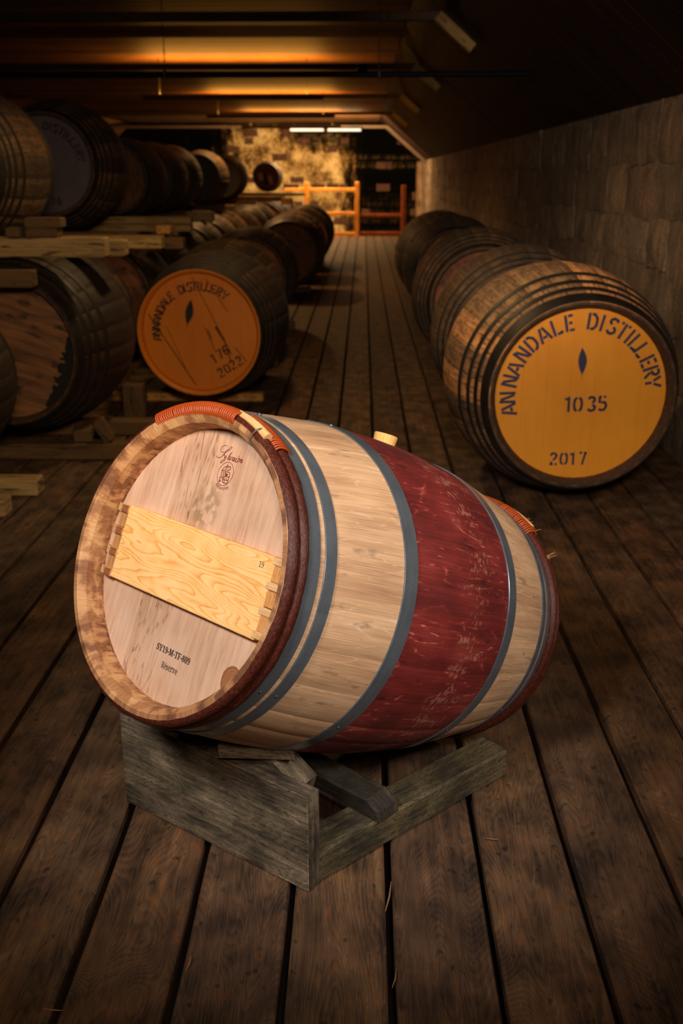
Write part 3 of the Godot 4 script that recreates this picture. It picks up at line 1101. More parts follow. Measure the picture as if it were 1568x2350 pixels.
func printed(parent: Node3D, called: String, t: TextMesh, m: Material, at: Vector3, width: float) -> void:
	var o := part(called, t, m, parent)
	o.position = at
	var w := t.get_aabb().size.x
	o.scale = Vector3(width / w, 1, 1)

# a ring of binding round the rods at angle t, in the plane that holds the cask's axis
func winding(st: SurfaceTool, s: Dictionary, t: float, z: float, hz: float, hr: float, r: float) -> void:
	var path := PackedVector3Array()
	var rad := PackedFloat32Array()
	var rr := girth(z, s) + (-0.002 if z > 0.0 else 0.006)
	var lean := 0.012
	for i in 16:
		var q := TAU * i / 16.0
		var ca := cos(q)
		var sa := sin(q)
		var x := signf(ca) * pow(absf(ca), 0.7) * hz
		var y := signf(sa) * pow(absf(sa), 0.8) * hr
		var ang := t + lean * ca
		path.append(Vector3(cos(ang) * (rr + y), sin(ang) * (rr + y), z + x))
		rad.append(r)
	add_tube(st, path, rad, 5, true, Vector3(-sin(t), cos(t), 0))

func tenth(st: SurfaceTool, w: float, xy: Array) -> void:
	var p := PackedVector2Array()
	for i in xy.size() / 2:
		p.append(Vector2(xy[i * 2], xy[i * 2 + 1]) * 0.0001)
	add_stroke(st, w * 0.00056, p, 0.0, true)

func script_strokes(st: SurfaceTool) -> void:
	tenth(st, 1.6, [-2, 2320, -55, 2323, -104, 2307, -144, 2270, -153, 2225, -130, 2191, -83, 2183, -32, 2196])
	tenth(st, 1.6, [-32, 2196, 20, 2222, 84, 2258, 129, 2298, 138, 2324, 113, 2328, 74, 2299, 40, 2250])
	tenth(st, 3.4, [40, 2250, 9, 2211, -20, 2168, -50, 2125])
	tenth(st, 1.8, [-50, 2125, -83, 2091, -122, 2070, -176, 2065, -209, 2076, -205, 2095])
	tenth(st, 3.0, [-10, 2143, 16, 2129, 5, 2092])
	tenth(st, 2.0, [5, 2092, 36, 2092, 53, 2144, 49, 2100, 31, 2048, -5, 2003, -44, 1982, -63, 1990, -51, 2016, -9, 2049, 32, 2065])
	tenth(st, 3.0, [168, 2228, 135, 2176, 109, 2106, 105, 2079])
	tenth(st, 1.6, [105, 2079, 128, 2080, 146, 2113])
	tenth(st, 3.0, [141, 2153, 161, 2132, 154, 2093, 161, 2078])
	tenth(st, 1.8, [161, 2078, 191, 2100, 200, 2134, 198, 2155, 223, 2133])
	tenth(st, 3.0, [271, 2150, 235, 2125, 230, 2092, 247, 2079, 276, 2101, 294, 2142, 284, 2092, 294, 2077])
	tenth(st, 3.0, [347, 2154, 323, 2110, 325, 2078, 349, 2077])
	tenth(st, 3.0, [375, 2189, 385, 2183])
	tenth(st, 2.8, [397, 2156, 381, 2110, 372, 2076])
	tenth(st, 2.0, [381, 2110, 410, 2153, 431, 2157, 431, 2120, 408, 2083])
	tenth(st, 2.6, [441, 2116, 471, 2154, 487, 2152, 468, 2106, 470, 2082, 501, 2101, 506, 2134])

func emblem_strokes(st: SurfaceTool) -> void:
	tenth(st, 2.2, [163, 1982, 136, 1971, 140, 1951, 173, 1939, 183, 1954, 163, 1982])
	tenth(st, 2.4, [200, 1941, 222, 1972, 253, 1946, 254, 1914, 210, 1890, 172, 1887])
	tenth(st, 2.0, [132, 1944, 95, 1937, 64, 1898, 42, 1856, 47, 1809, 55, 1772, 57, 1730, 34, 1709, 55, 1681])
	tenth(st, 4.0, [49, 1647, 73, 1657, 60, 1676])
	tenth(st, 2.0, [132, 1944, 157, 1922, 126, 1884, 95, 1864, 55, 1864])
	tenth(st, 2.4, [67, 1856, 100, 1814, 134, 1772, 145, 1710])
	tenth(st, 2.4, [88, 1768, 116, 1742, 116, 1704, 149, 1700])
	tenth(st, 2.4, [128, 1879, 133, 1831, 172, 1796, 165, 1773])
	tenth(st, 2.2, [67, 1726, 96, 1732])
	tenth(st, 2.4, [148, 1850, 208, 1857, 265, 1852, 280, 1818, 282, 1759, 279, 1711, 266, 1649])
	tenth(st, 2.4, [266, 1649, 207, 1639, 156, 1648, 131, 1669, 145, 1710])
	tenth(st, 4.0, [168, 1822, 203, 1797, 220, 1811, 195, 1779])
	tenth(st, 2.4, [175, 1770, 230, 1770, 283, 1776])
	tenth(st, 2.4, [173, 1700, 227, 1703, 279, 1711])
	tenth(st, 2.0, [162, 1762, 173, 1700, 190, 1644])
	tenth(st, 3.0, [218, 1738, 226, 1734])

# lettering round a painted head of radius r
func head_lettering(hd: Node3D, r: float, arc: Array, words: Array, mid: Array, m: Material, height: float, ring: float, roll: float, feather: Array) -> void:
	var st: SurfaceTool
	for w in words.size():
		for i in words[w].length():
			var t := deg_to_rad(arc[w][i]) + roll
			st = begin()
			add_glyph(st, words[w][i], Vector2(cos(t), sin(t)) * r * ring, t - PI * 0.5, r * height)
			part("stencil_letter", finish(st), m, hd).position.z = 0.0008
	for row in mid:
		for g in row[1]:
			st = begin()
			add_glyph(st, g[0], (Vector2(g[1], g[2]) * r).rotated(roll), roll + deg_to_rad(g[3]), r * g[4])
			part("stencil_digit", finish(st), m, hd).position.z = 0.0008
	st = begin()
	add_feather(st, (Vector2(feather[0], feather[1]) * r).rotated(roll), roll + deg_to_rad(feather[3]), r * feather[2])
	part("stencil_feather", finish(st), m, hd).position.z = 0.0008

# ------------------------------------------------------------------ building fabric
func rough_stone(sd: int) -> ArrayMesh:
	rng.seed = sd
	var st := begin()
	var nx := 5
	var ny := 4
	var g := []
	for j in ny + 1:
		var row := []
		for i in nx + 1:
			var u := float(i) / nx - 0.5
			var v := float(j) / ny - 0.5
			var edge := 1.0 if (i == 0 or j == 0 or i == nx or j == ny) else 0.0
			row.append(Vector3(u * 0.99 + rng.randf_range(-0.04, 0.04), v * 0.98 + rng.randf_range(-0.05, 0.05), 0.5 - edge * rng.randf_range(0.25, 0.5) + rng.randf_range(-0.16, 0.16)))
		g.append(row)
	st.set_smooth_group(1)
	for j in ny:
		for i in nx:
			quad(st, g[j][i], g[j][i + 1], g[j + 1][i + 1], g[j + 1][i], Vector3.BACK)
	st.set_smooth_group(-1)
	for i in nx:
		for j in [0, ny]:
			var a: Vector3 = g[j][i]
			var b: Vector3 = g[j][i + 1]
			quad(st, a, b, Vector3(b.x, b.y, -0.5), Vector3(a.x, a.y, -0.5), Vector3(0, -1 if j == 0 else 1, 0))
	for j in ny:
		for i in [0, nx]:
			var a: Vector3 = g[j][i]
			var b: Vector3 = g[j + 1][i]
			quad(st, a, b, Vector3(b.x, b.y, -0.5), Vector3(a.x, a.y, -0.5), Vector3(-1 if i == 0 else 1, 0, 0))
	return finish(st)

func plank_mesh(w: float, thick: float, z0: float, z1: float, sd: int, col: int, v0: float) -> ArrayMesh:
	var n := FastNoiseLite.new()
	n.seed = sd
	n.frequency = 1.1
	var st := begin()
	st.set_smooth_group(-1)
	var zs := PackedFloat32Array()
	var z := z0
	while z > z1:
		zs.append(z)
		z -= 0.12 if z > -4.0 else (0.35 if z > -10.0 else 1.5)
	zs.append(z1)
	var prev := PackedVector3Array()
	for k in zs.size():
		var jl := n.get_noise_2d(zs[k], 0.0) * 0.0035
		var jr := n.get_noise_2d(zs[k], 50.0) * 0.0035
		var b := 0.0035 + 0.0025 * n.get_noise_2d(zs[k] * 3.0, 90.0)
		var y := 0.0012 * n.get_noise_2d(zs[k] * 0.5, 130.0)
		var l := -w * 0.5 + jl
		var r := w * 0.5 + jr
		var sec := PackedVector3Array([Vector3(l, -thick, zs[k]), Vector3(l, y - b, zs[k]), Vector3(l + b, y, zs[k]), Vector3(0, y - 0.0012, zs[k]), Vector3(r - b, y, zs[k]), Vector3(r, y - b, zs[k]), Vector3(r, -thick, zs[k])])
		if k > 0:
			for i in 6:
				var out := Vector3.UP
				if i == 0: out = Vector3.LEFT
				if i == 5: out = Vector3.RIGHT
				var uv := func(p: Vector3) -> Vector2: return Vector2((col + 0.5) * 0.187 + p.x + (p.y if i == 5 else (-p.y if i == 0 else 0.0)), p.z + v0)
				quad(st, prev[i], prev[i + 1], sec[i + 1], sec[i], out, uv.call(prev[i]), uv.call(prev[i + 1]), uv.call(sec[i + 1]), uv.call(sec[i]))
		prev = sec
	return finish(st)

func slab(called: String, parent: Node, size: Vector3, at: Vector3, m: Material, bev := 0.0) -> MeshInstance3D:
	var o := part(called, cbox(size, bev), m, parent)
	o.position = at
	return o

func timber(label: String, size: Vector3, at: Vector3, m: Material, group := "", turn := Vector3.ZERO, called := "dunnage_timber", category := "timber") -> MeshInstance3D:
	var o := part(called, cbox(size, 0.006, Vector2(at.x * 3.7, at.z * 1.3)), m, self)
	o.position = at
	o.rotation = turn
	tag(o, label, category, group)
	return o

func setting() -> void:
	# floor: planks laid along the room, each its own piece, over dark joists
	var fl := part("floor", cbox(Vector3(9.6, 0.1, 27.0), 0.0), M.pit, self)
	struct(fl)
	fl.position = Vector3(-3.9, -0.115, -10.7)
	rng.seed = 19
	for k in range(-32, 9):
		var xc := 0.0575 + 0.187 * (k - 0.5)
		if xc > 1.5:
			continue
		var o := part("plank", plank_mesh(0.1715, 0.05, 2.6, -24.2, 400 + k, rng.randi_range(0, 3), rng.randf_range(0.0, 2.2)), M.floor[rng.randi_range(0, 3)], fl)
		o.position = Vector3(xc, 0, 0) - fl.position
	var low := part("floor", cbox(Vector3(10.0, 0.1, 8.0), 0.0), M.pit, self)
	struct(low)
	low.position = Vector3(-3.9, -1.6, -27.0)
	# right wall
	var wr := struct(part("wall_right", cbox(Vector3(0.5, 3.4, 33.6), 0.0), M.mortar, self))
	wr.position = Vector3(1.808, 0.0, -13.9)
	var kinds: Array[ArrayMesh] = []
	for i in 10:
		kinds.append(rough_stone(600 + i))
	rng.seed = 23
	var count := 0
	var far := begin()
	var z := -3.4
	var rows := [0.0, 0.3, 0.56, 0.86, 1.1, 1.38, 1.69]
	var cursor := []
	for i in 6:
		cursor.append(-3.2 - rng.randf_range(0.0, 0.4))
	while true:
		var r := 0
		for i in 6:
			if cursor[i] > cursor[r]:
				r = i
		if cursor[r] < -29.2:
			break
		var len := rng.randf_range(0.34, 0.72)
		var hgt: float = rows[r + 1] - rows[r]
		var xf := Transform3D(Basis(Vector3(0, rng.randf_range(-0.02, 0.02), -len * 0.995), Vector3(0, hgt * rng.randf_range(0.93, 1.06), 0), Vector3(-0.045, 0, 0)), Vector3(1.562 + rng.randf_range(-0.012, 0.016), rows[r] + hgt * 0.5, cursor[r] - len * 0.5))
		var m: ArrayMesh = kinds[rng.randi_range(0, 9)]
		if count < 285:
			var o := part("stone", m, M.stone[rng.randi_range(0, 3)], wr)
			o.transform = Transform3D(Basis(), -wr.position) * xf
		else:
			far.append_from(m, 0, Transform3D(Basis(), -wr.position) * xf)
		count += 1
		cursor[r] -= len
	part("far_stones", far.commit(), M.stone[1], wr).set_meta("kind", "stuff")
	slab("trim", self, Vector3(0.16, 2.6, 0.5), Vector3(1.5, 0.38, -28.3), M.plaster, 0.01).set_meta("kind", "structure")
	# gable wall at the far end
	var wb := struct(part("wall_back", cbox(Vector3(10.0, 4.6, 0.4), 0.0), M.gable, self))
	wb.position = Vector3(-3.4, 0.7, -29.75)
	rng.seed = 29
	var y := -0.9
	while y < 2.55:
		var hgt := rng.randf_range(0.17, 0.27)
		var x := -4.6 + rng.randf_range(0.0, 0.3)
		while x < 1.5:
			var len := rng.randf_range(0.22, 0.52)
			if y > -0.35:
				var bare := rng.randf() < 0.2
				var o := part("stone", kinds[rng.randi_range(0, 9)], M.gable_bare if bare else M.gable, wb)
				o.transform = Transform3D(Basis(Vector3(len * 0.9, 0, 0), Vector3(0, hgt * 0.88, 0), Vector3(0, 0, 0.07 if bare else 0.05)), Vector3(x + len * 0.5, y + hgt * 0.5, -29.54) - wb.position)
			x += len
		y += hgt
	# the unseen sides
	struct(slab("wall_left", self, Vector3(0.4, 4.6, 33.6), Vector3(-8.4, 0.7, -13.9), M.mortar))
	struct(slab("wall_front", self, Vector3(10.6, 4.6, 0.4), Vector3(-3.3, 0.7, 2.8), M.mortar))
	# roof: boarded flat between the tie beams, boarded slopes down to the walls
	var ce := struct(part("ceiling", cbox(Vector3(6.6, 0.1, 33.0), 0.0), M.pit, self))
	ce.position = Vector3(-3.1, 2.78, -13.5)
	var flat: Array[ArrayMesh] = []
	var steep: Array[ArrayMesh] = []
	for i in 3:
		flat.append(cbox(Vector3(6.5, 0.03, 0.206), 0.006, Vector2(i * 0.31, i * 0.7)))
		steep.append(cbox(Vector3(1.72, 0.03, 0.206), 0.006, Vector2(i * 0.41, i * 0.5)))
	rng.seed = 31
	for i in 140:
		var zz := -2.0 - 0.2085 * i - 0.1
		if zz < -29.6:
			break
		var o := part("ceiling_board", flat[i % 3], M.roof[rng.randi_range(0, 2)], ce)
		o.position = Vector3(-2.86 + rng.randf_range(-0.02, 0.02), 2.69, zz) - ce.position
	var sl := struct(part("ceiling_slope", cbox(Vector3(1.9, 0.08, 33.0), 0.0), M.pit, self))
	sl.name = "ceiling_001"
	sl.position = Vector3(1.06, 2.22, -13.5)
	sl.rotation.z = -atan2(0.97, 1.16)
	for i in 140:
		var zz := -2.0 - 0.2085 * i - 0.1
		if zz < -29.6:
			break
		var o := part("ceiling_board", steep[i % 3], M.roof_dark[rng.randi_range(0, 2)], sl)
		o.position = Vector3(0.0, -0.062 + rng.randf_range(-0.002, 0.002), zz - sl.position.z)
	var s2 := struct(slab("ceiling", self, Vector3(3.2, 0.1, 33.0), Vector3(-7.4, 1.95, -13.5), M.roof[0]))
	s2.rotation.z = atan2(0.97, 1.16)

func trusses() -> void:
	var which := ["nearest of the timber trusses, spanning the top edge of the picture", "second timber truss from the front, above the dark hanging pipe", "middle timber truss under the boarded ceiling",
		"fourth timber truss from the front, under the boarded ceiling", "farthest timber truss, just in front of the glowing strip light"]
	var i := 0
	for z in [8.4, 12.1, 16.4, 20.8, 26.4]:
		var t := thing("roof_truss", which[i], "roof truss", Vector3(0, 0, -z), "roof trusses")
		slab("tie_beam", t, Vector3(7.0, 0.065, 0.07), Vector3(-2.94, 2.468, 0), M.beam, 0.005)
		var ln := 0.36 if i < 4 else 1.3
		var sa := atan2(0.97, 1.16)
		var r := slab("rafter", t, Vector3(ln, 0.08, 0.09), Vector3(0.55 + cos(sa) * ln * 0.5, 2.472 - sin(sa) * ln * 0.5, 0), M.timber if i < 4 else M.beam, 0.005)  # short braces take pale timber; their bright lighting put into the colour
		r.rotation.z = -sa
		i += 1
	# pipe on hangers under the nearest truss
	var p := thing("hanging_pipe", "dark metal pipe hung on thin rods below the ceiling", "pipe", Vector3(0, 2.0, -7.68))
	part("pipe", stick(Vector3(-6.5, 0, 0), Vector3(1.17, 0, 0), 0.021, 12), M.pipe, p)
	for x in [-4.0, -1.41, 0.105]:
		part("hanger_rod", stick(Vector3(x, 0.01, 0), Vector3(x, 0.7, 0), 0.0035), M.fitting, p)
		slab("pipe_clip", p, Vector3(0.02, 0.055, 0.055), Vector3(x, 0, 0), M.fitting, 0.004)
	var b := thing("bulkhead_fitting", "small black round fitting on the second truss", "fitting", Vector3(-0.03, 2.42, -12.02))
	var st := begin()
	add_tube(st, PackedVector3Array([Vector3(0, 0.07, 0), Vector3(0, 0.0, 0), Vector3(0, -0.04, 0), Vector3(0, -0.055, 0)]), PackedFloat32Array([0.05, 0.06, 0.055, 0.035]), 14, false, Vector3.BACK)
	part("body", finish(st), M.fitting, b)
	part("rim", hoop_mesh({"L": 1.0, "Rb": 0.058, "Re": 0.058}, -0.008, 0.008, 0.004, 24), M.fitting, b).rotation.x = PI * 0.5

# added strip light, no such fitting seen, in an opaque trough: it throws its light up at the boards and, from below, a little down
func added_trough_light(z: float, y: float, up: float, down: float, label: String) -> void:
	var t := thing("added_trough_light", label, "light fitting", Vector3(-1.6, y, -z), "added trough lights under the trusses")
	slab("base", t, Vector3(2.2, 0.012, 0.11), Vector3(0, 0, 0), M.fitting, 0.003)
	for sg in [-1.0, 1.0]:
		slab("side", t, Vector3(2.2, 0.05, 0.008), Vector3(0, 0.024, 0.055 * sg), M.fitting, 0.002)
	part("tube", stick(Vector3(-1.05, 0.022, 0), Vector3(1.05, 0.022, 0), 0.011, 10), M.tube_warm, t)
	for x in [-0.9, 0.9]:
		part("hanger", stick(Vector3(x, 0.03, 0), Vector3(x, 2.68 - y, 0), 0.004), M.fitting, t)
	for lean in [0.1, -0.5]:
		var a := AreaLight3D.new()
		a.name = "up_light"
		a.area_size = Vector2(2.1, 0.05)
		a.position = Vector3(0, 0.06, 0)
		a.rotation.x = PI * 0.5 + lean
		a.light_energy = up
		a.light_color = Color(1.0, 0.68, 0.27)
		a.area_range = 12.0
		a.shadow_enabled = true
		t.add_child(a, true)
	var s := SpotLight3D.new()
	s.name = "down_light"
	s.position = Vector3(0, -0.03, 0)
	s.rotation.x = -PI * 0.5
	s.spot_angle = 80.0
	s.spot_angle_attenuation = 0.4
	s.light_energy = down
	s.light_color = Color(1.0, 0.76, 0.46)
	s.light_size = 0.05
	s.spot_range = 20.0
	s.shadow_enabled = true
	t.add_child(s)

func spot(called: String, at: Vector3, towards: Vector3, energy: float, angle: float, soft: float, c: Color, size: float) -> void:
	var s := SpotLight3D.new()
	s.name = called
	add_child(s)
	s.look_at_from_position(at, towards)
	s.spot_angle = angle
	s.spot_angle_attenuation = soft
	s.spot_attenuation = 2.0
	s.spot_range = 40.0
	s.light_energy = energy
	s.light_color = c
	s.light_size = size
	s.shadow_enabled = true

# ------------------------------------------------------------------ the scene
func _ready() -> void:
	var cam := Camera3D.new()
	cam.name = "camera"
	cam.fov = 54.12
	add_child(cam)
	cam.position = Vector3(0, EYE, 0)
	cam.rotation_degrees = Vector3(-PITCH, YAW, 0)
	var lens := CameraAttributesPhysical.new()
	lens.frustum_focal_length = 23.4898
	lens.frustum_focus_distance = 1.85
	lens.frustum_near = 0.05
	lens.frustum_far = 100.0
	lens.exposure_aperture = 3.2
	cam.attributes = lens
	cam.fov = 54.12
	cam.current = true
	var env := Environment.new()
	env.background_mode = Environment.BG_COLOR
	env.background_color = Color.BLACK
	env.tonemap_mode = Environment.TONE_MAPPER_LINEAR
	env.tonemap_exposure = 1.0
	env.sdfgi_enabled = true
	env.ssao_enabled = true
	env.ssil_enabled = true
	var we := WorldEnvironment.new()
	we.name = "surroundings"
	we.environment = env
	add_child(we)
	# the photographer's lamps beside the camera, an added wash for the stone wall, and the warehouse lamp above the near casks
	spot("key_lamp", Vector3(-0.95, 2.05, -0.35), Vector3(-0.12, 0.52, -1.95), 4.1, 22.0, 0.7, Color(1.0, 0.96, 0.93), 0.2)
	spot("side_lamp", Vector3(1.3, 1.9, -0.5), Vector3(0.08, 0.45, -2.0), 4.4, 19.0, 0.8, Color(1.0, 0.96, 0.93), 0.2)
	spot("right_lamp", Vector3(0.1, 1.9, 0.3), Vector3(0.85, 0.45, -4.2), 7.0, 15.0, 0.8, Color(1.0, 0.9, 0.78), 0.2)
	spot("left_lamp", Vector3(0.3, 2.0, 0.3), Vector3(-1.25, 0.65, -5.2), 7.0, 19.0, 0.8, Color(1.0, 0.87, 0.7), 0.2)
	spot("added_wall_wash", Vector3(-0.7, 2.1, 0.5), Vector3(1.45, 1.15, -8.0), 20.0, 14.0, 0.9, Color(1.0, 0.9, 0.78), 0.2)
	spot("bay_lamp", Vector3(-0.5, 2.35, -5.6), Vector3(-0.3, 0.0, -5.6), 1.7, 75.0, 0.6, Color(1.0, 0.82, 0.56), 0.1)
	spot("near_lamp", Vector3(0.2, 2.4, 1.0), Vector3(0.1, 0.0, -1.9), 2.3, 50.0, 0.8, Color(1.0, 0.88, 0.76), 0.2)

	materials()
	M.head_uv = M.head.duplicate()
	M.head_uv.uv1_scale = Vector3(1.0 / 0.54, -1.0 / 0.54, 1)
	M.head_uv.uv1_offset = Vector3(0.5, 0.5, 0)
	M.bar_uv = M.pine.duplicate()
	M.bar_uv.albedo_color = Color(1.04, 0.97, 0.84)
	M.bar_uv.uv1_scale = Vector3(6.4, 2.3, 1)
	M.bar_uv.uv1_offset = Vector3(0.5, 0.5, 0)
	M.peg_end = mat(M.peg.albedo_texture, 0.7, Color(0.95, 0.84, 0.7), Vector3(14, 14, 14))
	M.tail = mat(M.peg.albedo_texture, 0.7, Color(0.84, 0.74, 0.64), Vector3(10, 10, 10))
	setting()
	trusses()
	added_trough_light(13.2, 2.21, 3.6, 3.0, "nearest added black trough light, under the second truss")
	added_trough_light(18.4, 2.27, 3.6, 3.0, "added black trough light under the middle truss")
	added_trough_light(23.6, 2.32, 3.6, 3.0, "added black trough light under the fourth truss")
	strip_light()
	hero_cask()
	cradle()
	casks()
	dunnage()
	balustrade()
	litter()

func strip_light() -> void:
	var t := thing("strip_light", "glowing white strip light above the balustrade at the far end", "light fitting", Vector3(-0.86, 2.3, -24.0))
	slab("base", t, Vector3(1.7, 0.03, 0.06), Vector3(0, 0.045, 0), M.fitting, 0.004)
	for x in [-0.42, 0.42]:
		part("tube", stick(Vector3(x - 0.37, 0.0, 0), Vector3(x + 0.37, 0.0, 0), 0.026, 10), M.tube_on, t)
		for e in [-0.385, 0.385]:
			slab("lamp_holder", t, Vector3(0.02, 0.06, 0.05), Vector3(x + e, 0.01, 0), M.fitting, 0.003)
	for x in [-0.7, 0.7]:
		part("hanger", stick(Vector3(x, 0.06, 0), Vector3(x, 0.37, 0), 0.004), M.fitting, t)
	for d in [[Vector3(-PI * 0.5, 0, 0), Vector3(0, -0.035, 0), 14.0], [Vector3(0, 0, 0), Vector3(0, 0.0, -0.04), 48.0], [Vector3(PI * 0.5, 0, 0), Vector3(0, 0.075, 0.0), 1.2]]:
		var a := AreaLight3D.new()
		a.name = "tube_light"
		a.area_size = Vector2(1.6, 0.05)
		a.rotation = d[0]
		a.position = d[1]
		a.light_energy = d[2]
		a.light_color = Color(1.0, 0.83, 0.58)
		a.area_range = 30.0
		a.shadow_enabled = true
		t.add_child(a, true)

func cradle() -> void:
	var A := Vector3(-0.519, 0, -1.899)
	var B := Vector3(-0.098, 0, -1.608)
	var along := (B - A).normalized()
	var back := Vector3(along.z, 0, -along.x)
	if back.z > 0.0:
		back = -back
	var t := thing("cask_cradle", "low mossy timber cradle under the tilted wine cask", "cradle", A)
	t.transform = Transform3D(Basis(along, Vector3.UP, -back), A)
	# local x along the front board, y up, z towards the camera
	var f := part("front_board", prism(PackedVector2Array([Vector2(0, 0.001), Vector2(0.512, 0.001), Vector2(0.512, 0.215), Vector2(0.25, 0.219), Vector2(0, 0.22)]), -0.038, 0.0, 0.002, Vector2(0.1, 0.2)), M.grey, t)
	f.position = Vector3.ZERO
	part("top_beam", prism(PackedVector2Array([Vector2(0.02, 0.12), Vector2(0.44, 0.12), Vector2(0.462, 0.196), Vector2(0.4, 0.236), Vector2(0.02, 0.238)]), -0.1, -0.0365, 0.005, Vector2(0.4, 0.1)), M.grey, t)
	var inv := t.transform.affine_inverse()
	for r in [[Vector3(-0.0935, 0, -1.6235), Vector3(0.341, 0, -2.019)], [Vector3(-0.5, 0, -1.925), Vector3(-0.09, 0, -2.34)]]:
		var a: Vector3 = inv * r[0]
		var b: Vector3 = inv * r[1]
		var l := a.distance_to(b)
		var o := part("side_rail", cbox(Vector3(0.08, 0.07, l), 0.005, Vector2(r[0].x, 0.3)), M.moss, t)
		var d := (b - a).normalized()
		o.transform = Transform3D(Basis(Vector3.UP.cross(d).normalized(), Vector3.UP, d), (a + b) * 0.5 + Vector3(0, 0.036, 0) + Vector3.UP.cross(d).normalized() * (0.04 if r[0].x > -0.3 else -0.04))
	# cross piece lying on the rails
	var c0: Vector3 = inv * Vector3(0.062, 0.093, -1.755)
	var c1: Vector3 = inv * Vector3(-0.36, 0.093, -2.125)
	var cd := (c1 - c0).normalized()
	var cl := c0.distance_to(c1)
	var cp := part("cross_piece", prism(PackedVector2Array([Vector2(0, -0.021), Vector2(cl, -0.021), Vector2(cl, 0.021), Vector2(0.035, 0.021), Vector2(0.004, 0.004)]), -0.033, 0.033, 0.005, Vector2(0.7, 0.5)), M.char, t)
	cp.transform = Transform3D(Basis(cd, Vector3.UP, cd.cross(Vector3.UP)), c0)
	# loose chock between the beam and the cask
	var k := part("chock", prism(PackedVector2Array([Vector2(0, 0.0), Vector2(0.15, 0.0), Vector2(0.15, 0.026), Vector2(0.0, 0.03)]), -0.0275, 0.0275, 0.003, Vector2(0.2, 0.9)), M.char, self)
	k.position = Vector3(-0.277, 0.2385, -1.7285)
	k.rotation.y = deg_to_rad(-2.0)
	tag(k, "small weathered grey chock wedged between the cradle and the wine cask", "chock")
	k.material_override = tinted(M.grey, Color(1.5, 1.4, 1.32))  # lighter copy of the grey timber; front lighting put into the tint

